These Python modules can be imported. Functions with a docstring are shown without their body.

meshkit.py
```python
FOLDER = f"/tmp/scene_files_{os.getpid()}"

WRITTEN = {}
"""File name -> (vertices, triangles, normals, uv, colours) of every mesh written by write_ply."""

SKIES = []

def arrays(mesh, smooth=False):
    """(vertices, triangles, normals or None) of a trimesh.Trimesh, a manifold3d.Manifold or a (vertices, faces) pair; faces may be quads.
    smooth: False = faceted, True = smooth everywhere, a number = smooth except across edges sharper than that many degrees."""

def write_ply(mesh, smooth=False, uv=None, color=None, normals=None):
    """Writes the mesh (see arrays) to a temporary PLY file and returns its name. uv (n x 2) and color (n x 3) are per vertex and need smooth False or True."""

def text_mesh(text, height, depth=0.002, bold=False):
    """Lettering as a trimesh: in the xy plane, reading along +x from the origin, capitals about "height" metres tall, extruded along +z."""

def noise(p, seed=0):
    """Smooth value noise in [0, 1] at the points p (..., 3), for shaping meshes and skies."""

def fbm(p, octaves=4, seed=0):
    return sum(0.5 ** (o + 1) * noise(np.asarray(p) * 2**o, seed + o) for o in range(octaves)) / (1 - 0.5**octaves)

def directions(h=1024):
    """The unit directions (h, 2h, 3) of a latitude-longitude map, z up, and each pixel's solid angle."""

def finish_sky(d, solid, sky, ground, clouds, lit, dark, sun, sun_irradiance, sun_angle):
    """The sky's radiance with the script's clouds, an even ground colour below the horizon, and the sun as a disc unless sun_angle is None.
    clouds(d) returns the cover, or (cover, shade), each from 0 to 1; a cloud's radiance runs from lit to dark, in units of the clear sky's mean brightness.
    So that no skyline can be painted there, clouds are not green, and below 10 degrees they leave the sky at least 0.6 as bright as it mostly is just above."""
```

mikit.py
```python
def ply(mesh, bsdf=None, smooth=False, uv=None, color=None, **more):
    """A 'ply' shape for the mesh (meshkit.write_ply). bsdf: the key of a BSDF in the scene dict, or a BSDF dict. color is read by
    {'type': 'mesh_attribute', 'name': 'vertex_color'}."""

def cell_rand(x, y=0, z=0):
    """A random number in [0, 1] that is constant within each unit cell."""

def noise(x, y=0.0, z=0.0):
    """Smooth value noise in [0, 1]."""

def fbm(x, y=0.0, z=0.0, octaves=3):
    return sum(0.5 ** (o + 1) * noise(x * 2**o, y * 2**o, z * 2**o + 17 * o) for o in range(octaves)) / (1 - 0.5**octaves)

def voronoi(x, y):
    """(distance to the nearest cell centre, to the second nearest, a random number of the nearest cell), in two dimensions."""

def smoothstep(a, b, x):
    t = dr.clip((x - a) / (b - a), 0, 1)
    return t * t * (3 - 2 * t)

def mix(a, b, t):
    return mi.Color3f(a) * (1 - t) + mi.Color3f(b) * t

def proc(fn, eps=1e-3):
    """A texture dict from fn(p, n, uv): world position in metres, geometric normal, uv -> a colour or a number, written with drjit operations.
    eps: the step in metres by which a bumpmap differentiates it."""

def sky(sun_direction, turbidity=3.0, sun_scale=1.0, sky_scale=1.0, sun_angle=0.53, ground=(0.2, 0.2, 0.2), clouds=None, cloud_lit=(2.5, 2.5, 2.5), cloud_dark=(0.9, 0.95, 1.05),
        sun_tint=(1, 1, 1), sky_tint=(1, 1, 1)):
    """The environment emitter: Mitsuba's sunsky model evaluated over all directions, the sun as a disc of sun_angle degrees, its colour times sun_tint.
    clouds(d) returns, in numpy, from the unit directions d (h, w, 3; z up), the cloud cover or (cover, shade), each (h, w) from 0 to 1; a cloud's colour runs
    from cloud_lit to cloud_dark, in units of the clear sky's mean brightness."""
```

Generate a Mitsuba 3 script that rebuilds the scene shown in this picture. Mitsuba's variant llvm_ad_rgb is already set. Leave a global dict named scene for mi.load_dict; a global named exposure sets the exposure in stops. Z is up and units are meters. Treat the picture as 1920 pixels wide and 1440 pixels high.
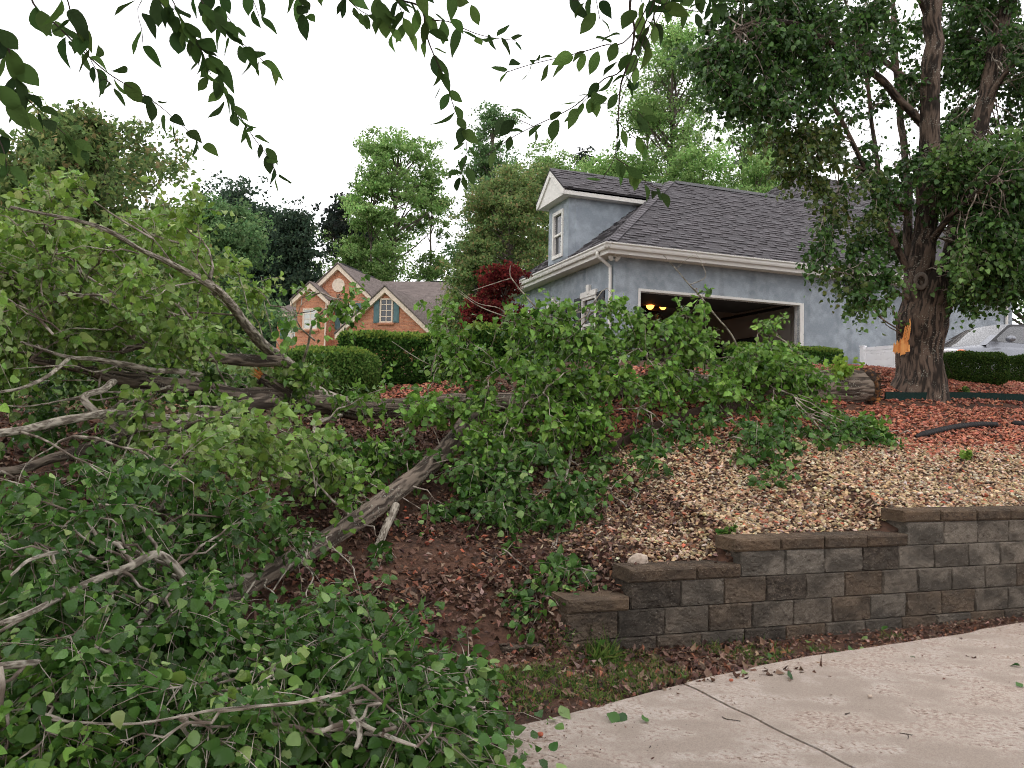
import math, numpy as np, mitsuba as mi, drjit as dr, mikit, meshkit
from mikit import noise, fbm, smoothstep, mix
from shapely.geometry import Polygon, LineString
from shapely.ops import split
import trimesh

# ---------------------------------------------------------------- camera, sky, exposure
T = mi.ScalarTransform4f
PITCH, ROLL, FOCAL = 0.0513, 0.0241, 1528.83            # radians, radians, pixels of a 1920 wide frame
EYE = np.array([0.0, 0.0, 1.64])
_F = np.array([0, math.cos(PITCH), math.sin(PITCH)]); _U = np.array([0, -math.sin(PITCH), math.cos(PITCH)]); _R = np.array([1.0, 0, 0])
_UP = -math.sin(ROLL) * _R + math.cos(ROLL) * _U
scene = {'type': 'scene'}
labels = {}
scene['camera'] = {'type': 'perspective', 'fov': 2 * math.degrees(math.atan(960 / FOCAL)), 'fov_axis': 'x', 'near_clip': 0.05, 'far_clip': 2000.0,
                   'to_world': T().look_at(origin=EYE.tolist(), target=(EYE + _F).tolist(), up=_UP.tolist())}
scene['sky'] = mikit.sky([-0.35, -0.45, 0.82], turbidity=3, sun_scale=0.1, sun_angle=40, clouds=lambda d: 1.0,
                         cloud_lit=(7.5, 7.4, 7.6), ground=(0.12, 0.13, 0.08))
exposure = 1.42

# ---------------------------------------------------------------- helpers
rng = np.random.default_rng(7)
PSI = 1.2191
AX = np.array([math.sin(PSI), math.cos(PSI), 0.0])      # along the house front and the block wall
BX = np.array([-math.cos(PSI), math.sin(PSI), 0.0])     # from the drive towards the house
ZX = np.array([0, 0, 1.0])
WALL0 = np.array([0, 5.952, 0.0])
HOUSE0 = np.array([2.41, 19.516, 0.0])


def unit(v):
    v = np.asarray(v, float)
    return v / (np.linalg.norm(v, axis=-1, keepdims=True) + 1e-12)


def wall_xyz(a, b, z):
    return WALL0 + np.multiply.outer(np.asarray(a, float), AX) + np.multiply.outer(np.asarray(b, float), BX) + np.multiply.outer(np.asarray(z, float), ZX)


def to_ab(x, y):
    x, y = np.asarray(x, float), np.asarray(y, float) - WALL0[1]
    return x * AX[0] + y * AX[1], x * BX[0] + y * BX[1]


def sst(a, b, x):
    t = np.clip((x - a) / (b - a), 0, 1)
    return t * t * (3 - 2 * t)

def ground_ab(a, b):
    a, b = np.asarray(a, float), np.asarray(b, float)
    zl = np.interp(b, [-4, -1.3, -.3, 0, .3, .6, 3, 5.5, 8, 12, 20, 60, 300], [0, 0, -.01, .0, .17, .31, .97, 1.62, 2.32, 2.8, 3.1, 4.8, 7])
    zr = np.interp(b, [-1, .3, 2.0, 3.4, 4.0, 4.8, 5.6, 6.5, 8, 12, 20, 60, 300], [.93, .95, 1.48, 2.0, 2.2, 2.5, 2.68, 2.8, 2.82, 2.85, 3.0, 3.9, 7])
    zr = zr + .13 * np.exp(-((a - 9) / 1.6) ** 2 - ((b - 6) / 1.2) ** 2)
    m = zl + (zr - zl) * sst(.2, 4.2, a)
    g = np.interp(a, [.3, .55, .95, 1.15, 1.9, 2.2, 3.65, 3.95, 9], [.2, .34, .35, .55, .57, .76, .77, .94, .96])
    n = g + .27 * (b - .3)
    k = np.maximum(sst(.3, 2.6, b), 1 - sst(.2, .5, a))
    bank = n * (1 - k) + m * k
    front = np.interp(a, [.4, 2.5, 5], [-.065, -.045, -.01]) * np.interp(b, [-1.0, -.25], [.1, 1]) - .004
    z = np.where((a > .45) & (b < .14), front, bank)
    pts = np.stack([a * 2.2, b * 2.2, a * 0], -1)
    return z + .05 * (meshkit.fbm(pts, 3, 2) - .5) * sst(-.2, .6, b)

def ground_z(x, y):
    return ground_ab(*to_ab(x, y))


def add(key, shape, label=None, cat=None, group=None, kind=None):
    k, n = key, 0
    while k in scene:
        n += 1
        k = f'{key}_{n:03d}'
    if shape is not None:
        scene[k] = shape
    tag(k, label, cat, group, kind)
    return k


def tag(k, label=None, cat=None, group=None, kind=None):
    d = {n: v for n, v in (('label', label), ('category', cat), ('group', group), ('kind', kind)) if v}
    if d:
        labels[k] = d


def tone_uv(c):
    """a piece's own colour as a constant uv (meshes without colour columns are joined by the renderer): whole part of u red, rest of u green, v blue"""
    c = np.clip(np.asarray(c, float), 0, .98)
    return np.c_[np.round(c[:, 0] * 500) + .02 + .96 * c[:, 1], c[:, 2]]


class MB:
    """collects pieces of ONE mesh"""
    def __init__(s): s.v, s.f, s.c, s.uv, s.n = [], [], [], [], 0

    def put(s, v, f, c=None, uv=None):
        v, f = np.asarray(v, float), np.asarray(f, int)
        if f.shape[1] == 4: f = np.vstack([f[:, [0, 1, 2]], f[:, [0, 2, 3]]])
        s.v.append(v); s.f.append(f + s.n); s.n += len(v)
        if c is not None: s.c.append(np.broadcast_to(c, (len(v), 3)))
        if uv is not None: s.uv.append(uv)
        return s

    def ply(s, bsdf, smooth=False, **k):
        m = (np.vstack(s.v), np.vstack(s.f))
        if s.c: k['uv'] = tone_uv(np.vstack(s.c))
        if s.uv: k['uv'] = np.vstack(s.uv)
        return mikit.ply(m, bsdf, smooth=smooth, **k)


BOXF = np.array([[0, 3, 2, 1], [4, 5, 6, 7], [0, 1, 5, 4], [1, 2, 6, 5], [2, 3, 7, 6], [3, 0, 4, 7]])


def box(lo, hi, org=None, e1=None, e2=None, e3=None):
    (x0, y0, z0), (x1, y1, z1) = lo, hi
    v = np.array([[x0, y0, z0], [x1, y0, z0], [x1, y1, z0], [x0, y1, z0], [x0, y0, z1], [x1, y0, z1], [x1, y1, z1], [x0, y1, z1]], float)
    if org is not None:
        v = org + v[:, :1] * e1 + v[:, 1:2] * e2 + v[:, 2:] * (ZX if e3 is None else e3)
    return v, BOXF


def hbox(a0, a1, b0, b1, z0, z1):
    return box((a0, b0, z0), (a1, b1, z1), HOUSE0, AX, BX)


def prism(poly, d):
    """closed prism: 3-D polygon (n,3, convex) pushed along d"""
    p = np.asarray(poly, float); n = len(p)
    v = np.vstack([p, p + d])
    f = [[0, i + 1, i] for i in range(1, n - 1)] + [[n, n + i, n + i + 1] for i in range(1, n - 1)]
    for i in range(n):
        j = (i + 1) % n
        f += [[i, j, n + j], [i, n + j, n + i]]
    return v, np.array(f)


def catmull(p, n):
    """smooth polyline (k,m) -> (n,m)"""
    p = np.asarray(p, float); q = np.vstack([2 * p[0] - p[1], p, 2 * p[-1] - p[-2]])
    seg = np.r_[0, np.cumsum(np.linalg.norm(np.diff(p[:, :3], axis=0), axis=1))]
    s = np.linspace(0, seg[-1], n); i = np.clip(np.searchsorted(seg, s, 'right') - 1, 0, len(p) - 2)
    t = ((s - seg[i]) / (seg[i + 1] - seg[i] + 1e-9))[:, None]
    a, b, c, d = q[i], q[i + 1], q[i + 2], q[i + 3]
    return 0.5 * (2 * b + (c - a) * t + (2 * a - 5 * b + 4 * c - d) * t * t + (3 * b - a - 3 * c + d) * t ** 3)


def tubes(P, R, sides=4, uv=False):
    """many tubes at once: P (M,K,3), R (M,K) -> v, f (and uv: metres round, metres along)"""
    P = np.asarray(P, float)
    M, K = P.shape[:2]
    t = unit(np.gradient(P, axis=1))
    ref = np.where(np.abs(t[:, :1, 2:]) < 0.9, [0, 0, 1.0], [1.0, 0, 0])
    a = unit(np.cross(t, np.broadcast_to(ref, t.shape))); b = np.cross(t, a)
    S = sides + (1 if uv else 0)
    ang = np.arange(S) * 2 * np.pi / sides
    v = P[:, :, None] + np.asarray(R)[:, :, None, None] * (np.cos(ang)[None, None, :, None] * a[:, :, None] + np.sin(ang)[None, None, :, None] * b[:, :, None])
    m, i, j = np.meshgrid(np.arange(M), np.arange(K - 1), np.arange(sides), indexing='ij')
    o = (m * K + i) * S; jn = (j + 1) if uv else (j + 1) % sides
    q = np.stack([o + j, o + jn, o + S + jn, o + S + j], -1).reshape(-1, 4)
    if not uv:
        return v.reshape(-1, 3), q
    L = np.concatenate([np.zeros((M, 1)), np.cumsum(np.linalg.norm(np.diff(P, axis=1), axis=2), axis=1)], 1)
    U = np.stack([np.broadcast_to((ang * np.asarray(R).mean())[None, None], (M, K, S)), np.broadcast_to(L[:, :, None], (M, K, S))], -1)
    return v.reshape(-1, 3), q, U.reshape(-1, 2)


def bough(pts, sides=10, step=0.06, rough=0.0, wob=0.02, seed=0, cap=True):
    """one tapered limb from control points (x,y,z,r): v, f, uv"""
    p = np.asarray(pts, float)
    L = np.linalg.norm(np.diff(p[:, :3], axis=0), axis=1).sum()
    n = max(5, int(L / step)); c = catmull(p, n); s = np.linspace(0, L, n)
    r = np.maximum(c[:, 3], 0.002)
    w = np.stack([meshkit.noise(np.stack([s * 2.3, s * 0 + seed, s * 0 + 9 * k], -1), seed) - .5 for k in range(3)], -1)
    P = c[:, :3] + w * np.minimum(wob * 2, r[:, None] * 1.3)
    r = r * (1 + .22 * (meshkit.noise(np.stack([s * 3.1, s * 0 + seed + .5, s * 0], -1), seed + 5) - .5))
    t = unit(np.gradient(P, axis=0)); ref = np.array([0, 0, 1.0]) if abs(t[0, 2]) < .8 else np.array([1.0, 0, 0])
    a = unit(np.cross(t, ref)); b = np.cross(t, a)
    ang = np.arange(sides + 1) * 2 * np.pi / sides
    cs, sn = np.cos(ang), np.sin(ang)
    D = cs[None, :, None] * a[:, None] + sn[None, :, None] * b[:, None]
    rr = np.broadcast_to(r[:, None], (n, sides + 1))
    if rough:
        q = np.stack([np.broadcast_to(cs * 4.0 * r.max() / .1 , (n, sides + 1)), np.broadcast_to(sn * 4.0 * r.max() / .1, (n, sides + 1)), np.broadcast_to((s * 5)[:, None], (n, sides + 1))], -1)
        rid = 1 - 2 * np.abs(meshkit.fbm(q * .55, 3, seed) - .5)
        big = meshkit.noise(q * [.12, .12, .35], seed + 3) - .5
        rr = rr + rough * (rid - .8) + rr * .22 * big
    v = P[:, None] + rr[:, :, None] * D
    i, j = np.meshgrid(np.arange(n - 1), np.arange(sides), indexing='ij'); o = i * (sides + 1) + j
    f = np.stack([o, o + 1, o + sides + 2, o + sides + 1], -1).reshape(-1, 4)
    uv = np.stack([np.broadcast_to(ang[None] * r.mean(), (n, sides + 1)), np.broadcast_to(s[:, None], (n, sides + 1))], -1)
    v, uv = v.reshape(-1, 3), uv.reshape(-1, 2)
    f = np.vstack([f[:, [0, 1, 2]], f[:, [0, 2, 3]]])
    if cap:
        for e, k in ((0, 0), (n - 1, 1)):
            ring = e * (sides + 1) + np.arange(sides); ctr = len(v)
            v = np.vstack([v, P[e]]); uv = np.vstack([uv, [0, s[e]]])
            nx = np.roll(ring, -1)
            f = np.vstack([f, np.stack([np.full(sides, ctr), nx, ring] if k == 0 else [np.full(sides, ctr), ring, nx], -1)])
    return v, f, uv


def leaf_template(us, ws, teeth=0.0):
    """flat leaf along +x, width along y, length 1: (verts (u,v), faces)"""
    us, ws = np.array(us, float), np.array(ws, float)
    k = len(us); w = ws.copy()
    if teeth: w[1:-1] += teeth * np.where(np.arange(1, k - 1) % 2, 1, -1)
    v = [(us[0], 0)]; f = []
    for i in range(1, k - 1): v += [(us[i], -w[i]), (us[i], 0), (us[i], w[i])]
    v.append((us[-1], 0)); e = len(v) - 1
    f += [[0, 1, 2], [0, 2, 3]]
    for i in range(k - 3):
        o = 1 + 3 * i
        f += [[o, o + 3, o + 4], [o, o + 4, o + 1], [o + 1, o + 4, o + 5], [o + 1, o + 5, o + 2]]
    o = 1 + 3 * (k - 3)
    f += [[o, e, o + 1], [o + 1, e, o + 2]]
    return np.array(v), np.array(f)


_u = [0, .02, .08, .16, .25, .34, .43, .52, .61, .7, .79, .88, .95, 1]
_w = [0, .2, .36, .44, .475, .48, .465, .43, .375, .305, .22, .125, .05, 0]
BROAD_HI = leaf_template(_u, _w, .018)
BROAD = leaf_template([0, .09, .38, .72, 1], [0, .37, .48, .29, 0])
BROAD_LO = leaf_template([0, .12, .55, 1], [0, .42, .42, 0])
OVAL = leaf_template([0, .07, .2, .36, .52, .67, .8, .91, 1], [0, .1, .2, .265, .275, .235, .155, .065, 0])
RHOMB = (np.array([(0, 0), (.45, -.34), (1, 0), (.45, .34)]), np.array([[0, 1, 2], [0, 2, 3]]))
CUP = (np.array([(0, 0), (.4, -.36), (.5, 0), (1, 0), (.4, .36)]), np.array([[0, 1, 2], [1, 3, 2], [0, 2, 4], [2, 3, 4]]))


def leaves(tpl, P, X, N, S, col, fold=.15, bend=-.25, jit=.3, seed=1, wave=.06):
    """m leaves: base P, direction X, normal N, length S, colour col (m,3) -> v (m*n,3), f, c"""
    uv, f = tpl; m, n = len(P), len(uv); g = np.random.default_rng(seed)
    X = unit(X); Y = unit(np.cross(N, X)); N = np.cross(X, Y)
    fo = fold + jit * g.normal(size=m); be = bend + jit * g.normal(size=m); tw = .5 * jit * g.normal(size=m); ph = g.uniform(0, 6.3, m)
    u, w = uv[:, 0][None], uv[:, 1][None]
    z = fo[:, None] * np.abs(w) + be[:, None] * u * u + tw[:, None] * u * w * 2 + wave * np.sin(7 * u + 5 * w + ph[:, None]) * (np.abs(w) * 2)
    S = np.broadcast_to(S, m)[:, None, None]
    wid = g.uniform(.85, 1.12, m)[:, None, None]
    v = P[:, None] + S * (u[..., None] * X[:, None] + wid * w[..., None] * Y[:, None] + z[..., None] * N[:, None])
    F = (f[None] + (np.arange(m) * n)[:, None, None]).reshape(-1, 3)
    return v.reshape(-1, 3), F, np.repeat(col, n, axis=0)


def pal(n, cols, wts, g, jit=.14, hue=.06):
    cols = np.asarray(cols, float); i = g.choice(len(cols), n, p=np.asarray(wts, float) / sum(wts))
    return np.clip(cols[i] * np.exp(jit * g.normal(size=(n, 1))) * np.exp(hue * g.normal(size=(n, 3))), .004, .95)


def rand_dir(n, g): return unit(g.normal(size=(n, 3)))


# ---------------------------------------------------------------- materials
def rough(key, fn_or_col, r=.85, bump=None, scale=.01, eps=1e-3, spec=.3, two=True, **k):
    col = mikit.proc(fn_or_col) if callable(fn_or_col) else {'type': 'rgb', 'value': list(fn_or_col)} if not isinstance(fn_or_col, dict) else fn_or_col
    b = {'type': 'principled', 'base_color': col, 'roughness': r, 'specular': spec, **k}
    if bump: b = {'type': 'bumpmap', 'bump': mikit.proc(bump, eps), 'scale': scale, 'nested': b}
    scene[key] = {'type': 'twosided', 'bsdf': b} if two else b


def own_tone(p, n, uv):
    r = dr.floor(uv.x)
    return mi.Color3f(r / 500, (uv.x - r - .02) / .96, uv.y)


VC = mikit.proc(own_tone)
scene['leaf_glossy'] = {'type': 'blendbsdf', 'weight': .58, 'waxy': {'type': 'twosided', 'bsdf': {'type': 'roughplastic', 'diffuse_reflectance': VC, 'alpha': .2, 'int_ior': 1.5, 'nonlinear': False}},
                        'thin': {'type': 'principledthin', 'base_color': VC, 'roughness': .5, 'eta': 1.4, 'diff_trans': 1.0, 'spec_trans': 0.0}}
scene['leaf_soft'] = {'type': 'principledthin', 'base_color': VC, 'roughness': .6, 'eta': 1.35, 'diff_trans': .95, 'spec_trans': 0.0}
rough('dry_leaf', VC, .8, spec=.25)
rough('pebble', VC, .75, spec=.3)
rough('painted', VC, .6, spec=.35)
scene['leaf_over'] = {'type': 'principledthin', 'base_color': VC, 'roughness': .5, 'eta': 1.4, 'diff_trans': .9, 'spec_trans': 0.0}
rough('twig_dark', (.065, .05, .04), .85)
rough('twig_wood', lambda p, n, uv: mix((.12, .092, .07), (.40, .35, .29), smoothstep(.35, .7, noise(p.x * 16, p.y * 16, p.z * 16))), .85)


BARKS = {'bark_trunk': (0, 38, 5.5), 'bark_limb': (1, 60, 16), 'bark_standing': (2, 30, 6)}


def bark_uv(uv, kind):
    """bark grain coordinates; the hundreds of u say which of the three barks it is"""
    k, fu, fv = BARKS[kind]
    return np.c_[uv[:, 0] * fu + 1000 * k + 100, uv[:, 1] * fv]


def bark_r(p, n, uv):
    w = noise(p.x * 8, p.y * 8, p.z * 8) * 1.3
    return noise(uv.x + w, uv.y, 3.1) * .62 + noise(uv.x * 2.3 + w, uv.y * 2.2, 8.2) * .38


def bark_col(p, n, uv):
    limb, st = (uv.x > 1000) & (uv.x < 2000), uv.x > 2000
    r = smoothstep(.32, .66, bark_r(p, n, uv))
    c = mix((.045, .034, .026), (.17, .135, .105), r)
    c = dr.select(limb, mix((.13, .108, .084), (.36, .32, .26), r), c)
    c = dr.select(st, mix((.022, .016, .012), (.110, .078, .058), r), c)
    l = smoothstep(.45, .65, fbm(p.x * 5 + 5, p.y * 5, p.z * 5, 2)) * smoothstep(.70, .80, noise(p.x * 85, p.y * 85, p.z * 60))
    return mix(c, (.34, .34, .28), l * .6)


rough('bark', bark_col, .92, bark_r, .026, 2e-3)
rough('bark_far', (.115, .095, .078), .9)
rough('fresh_wood', lambda p, n, uv: mix((.60, .20, .045), (.80, .42, .15), noise(p.x * 40, p.y * 40, p.z * 6)), .8)
rough('rotten_wood', lambda p, n, uv: mix((.022, .014, .010), (.16, .075, .03), smoothstep(.45, .75, fbm(p.x * 20, p.y * 20, p.z * 20, 2))), .95)


def soil_col(p, n, uv):
    f1 = fbm(p.x * 1.3, p.y * 1.3, 0.5); f2 = fbm(p.x * 22, p.y * 22, p.z * 22, 4); f3 = noise(p.x * 120, p.y * 120, 4.4)
    c = mix((.034, .020, .014), (.098, .048, .030), smoothstep(.3, .7, f1 * .5 + f2 * .5))
    c = mix(c, (.030, .019, .014), smoothstep(.58, .75, f2 * .6 + f3 * .4))
    a = p.x * float(AX[0]) + (p.y - 5.952) * float(AX[1]); b = p.x * float(BX[0]) + (p.y - 5.952) * float(BX[1])
    lawn = smoothstep(6.2, 7.2, b + 1.2 * noise(p.x * .6, p.y * .6, 1.0)) * smoothstep(-.6, -1.6, a + noise(p.x, p.y, 3.0)) + smoothstep(14.0, 16.0, b)
    g = mix((.035, .075, .018), (.085, .135, .035), fbm(p.x * 8, p.y * 8, 1.0))
    return mix(c, g, dr.minimum(lawn, 1.0))


rough('soil', soil_col, .95, lambda p, n, uv: noise(p.x * 40, p.y * 40, p.z * 40) * .6 + noise(p.x * 95, p.y * 95, p.z * 95) * .4, .022)


def concrete_col(p, n, uv):
    big = fbm(p.x * .9, p.y * 1.7, 2.0, 3); mid = fbm(p.x * 4.5, p.y * 6.5, 7.0, 3); fine = noise(p.x * 190, p.y * 190, 1.0); grit = noise(p.x * 62, p.y * 62, 5.0)
    c = mix((.245, .200, .165), (.365, .308, .262), smoothstep(.30, .70, big * .5 + mid * .5))
    c = mix(c, (.47, .43, .39), smoothstep(.50, .78, 1.05 - big) * smoothstep(.38, .75, mid) * .28)
    c = mix(c, (.205, .150, .118), smoothstep(.44, .68, mid * .46 + big * .24 + grit * .30) * .7)
    c = c * (.84 + .32 * fine)
    return mix(c, (.13, .085, .06), smoothstep(.84, .90, grit) * smoothstep(.45, .7, mid) * .8)


rough('concrete', concrete_col, .9, lambda p, n, uv: noise(p.x * 140, p.y * 140, p.z * 140), .003)


# one material for the wall: u of a block is its tone (dark .. pale), v how brown it is
BLOCK_UV = {'block_pale': (1.0, .20), 'block_grey': (.68, .28), 'block_dark': (.18, .42), 'block_brown': (.45, .70), 'cap_tan': (.62, 1.0), 'cap_brown': (.32, .9)}


def block_col(p, n, uv):
    f = noise(p.x * 30, p.y * 30, p.z * 30) * .5 + noise(p.x * 80, p.y * 80, p.z * 80) * .5
    g = noise(p.x * 210, p.y * 210, p.z * 210); m = fbm(p.x * 5 + uv.x * 7, p.y * 5, p.z * 7 + uv.y * 9, 4)
    c = mix(mix((.034, .030, .025), (.045, .030, .020), uv.y), mix((.255, .228, .190), (.245, .170, .108), uv.y), dr.clip(uv.x * .50 + .03 + (f - .5) * .75 + (g - .5) * .35, 0, 1))
    c = mix(c, (.030, .026, .021), smoothstep(.40, .62, m + (f - .5) * .4) * (.72 - .3 * uv.y))
    return mix(c, (.40, .37, .32), smoothstep(.84, .92, g) * .45)


rough('block', block_col, .93, lambda p, n, uv: noise(p.x * 60, p.y * 60, p.z * 60) * .65 + noise(p.x * 140, p.y * 140, p.z * 140) * .35, .03)


def stucco(base, dark):
    def fn(p, n, uv):
        m = fbm(p.x * 1.3, p.y * 1.3, p.z * 1.6, 4); s = fbm(p.x * 6, p.y * 6, p.z * 5.0, 3)
        c = mix(dark, base, smoothstep(.34, .64, m * .5 + s * .5)) * (.90 + .2 * noise(p.x * 45, p.y * 45, p.z * 45))
        return c * (1 - .16 * smoothstep(.52, .70, noise(p.x * 5.5, p.y * 5.5, p.z * .55) * .6 + m * .4))
    return fn


rough('stucco_blue', stucco((.335, .375, .41), (.235, .268, .30)), .92)
rough('trim_white', (.64, .62, .58), .55)
rough('vinyl_white', (.77, .77, .79), .4)
rough('soffit', (.50, .455, .39), .7)
rough('shutter_dark', (.028, .03, .036), .5)
rough('black_part', (.012, .012, .013), .45)
rough('garage_inside', (.34, .31, .28), .9)
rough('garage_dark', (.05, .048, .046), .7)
rough('roof_under', (.05, .047, .05), .9)
rough('roof_shingle', VC, .92)
rough('green_edging', (.005, .020, .016), .8, spec=.15)
rough('brown_edging', (.05, .03, .022), .8)
rough('black_plastic', (.012, .011, .011), .7)
rough('boulder', lambda p, n, uv: mix((.28, .215, .165), (.46, .38, .31), noise(p.x * 45, p.y * 45, p.z * 45)), .9)
rough('red_stone', (.33, .09, .05), .7)
scene['pane_glass'] = {'type': 'thindielectric', 'int_ior': 1.5}
scene['dark_pane'] = {'type': 'principled', 'base_color': {'type': 'rgb', 'value': [.03, .035, .04]}, 'roughness': .06, 'specular': .7}
scene['curtain_pane'] = {'type': 'principled', 'base_color': {'type': 'rgb', 'value': [.50, .52, .50]}, 'roughness': .12, 'specular': .7}
scene['car_paint'] = {'type': 'principled', 'base_color': {'type': 'rgb', 'value': [.20, .21, .235]}, 'metallic': .55, 'roughness': .32, 'clearcoat': 1.0, 'clearcoat_gloss': .95}
scene['car_glass'] = {'type': 'principled', 'base_color': {'type': 'rgb', 'value': [.02, .022, .025]}, 'roughness': .04, 'specular': 1.0, 'clearcoat': 1.0}
scene['lamp_lens'] = {'type': 'principled', 'base_color': {'type': 'rgb', 'value': [.6, .6, .62]}, 'roughness': .12, 'specular': .8}
scene['amber_lens'] = {'type': 'principled', 'base_color': {'type': 'rgb', 'value': [.75, .16, .02]}, 'roughness': .15, 'specular': .8}
rough('tyre_rubber', (.018, .018, .018), .85)
rough('alloy', (.45, .45, .46), .35, metallic=.8)


def brick_col(p, n, uv):
    e1 = (math.cos(.26), -math.sin(.26)); e2 = (math.sin(.26), math.cos(.26))
    u = dr.select(dr.abs(n.x * e1[0] + n.y * e1[1]) > .7, p.x * e2[0] + p.y * e2[1], p.x * e1[0] + p.y * e1[1])
    r = p.z / .076; row = dr.floor(r); q = u / .21 + .5 * (row - 2 * dr.floor(row / 2)); cr = mikit.cell_rand(q, row, 1.0)
    fr, fq = r - row, q - dr.floor(q)
    c = mix((.36, .135, .075), (.52, .225, .125), cr)
    m = dr.maximum(smoothstep(.86, .92, fr), smoothstep(.95, .97, fq))
    c = mix(c, (.45, .36, .29), m * .8)
    return c * (.85 + .3 * fbm(p.x * .8, p.y * .8, p.z * .8))


rough('brick', brick_col, .9)
rough('cream_trim', (.66, .55, .44), .6)
rough('teal_shutter', (.085, .155, .165), .55)


def far_roof(p, n, uv):
    r = dr.floor(p.z / .11); u = dr.floor((p.x + p.y * .3) / .3 + mikit.cell_rand(r, 2.0, 0.0))
    return mix((.105, .085, .08), (.175, .145, .135), .55 * mikit.cell_rand(u, r, 5.0) + .45 * fbm(p.x * .8, p.y * .8, p.z * .5))


rough('far_shingle', far_roof, .92)

# ---------------------------------------------------------------- ground
def grid_axis(lo, hi, step, far):
    core = np.arange(lo, hi, step); out = np.geomspace(step, far, 34).cumsum(); out = out[out < far]
    return np.concatenate([(lo - out)[::-1], core, hi + out])


ga = grid_axis(-6, 13, .09, 420); gb = np.sort(np.concatenate([grid_axis(-3, 9, .09, 420), [.13, .145]]))
GA, GB = np.meshgrid(ga, gb, indexing='ij')
V = wall_xyz(GA, GB, ground_ab(GA, GB) - .012).reshape(-1, 3)
I, J = np.meshgrid(np.arange(len(ga) - 1), np.arange(len(gb) - 1), indexing='ij'); o = I * len(gb) + J
q = np.stack([o, o + len(gb), o + len(gb) + 1, o + 1], -1).reshape(-1, 4)
add('ground', mikit.ply((V, q), 'soil', smooth=True), 'red-brown soil bank rising from the driveway to the houses and lawns', kind='structure')

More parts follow.
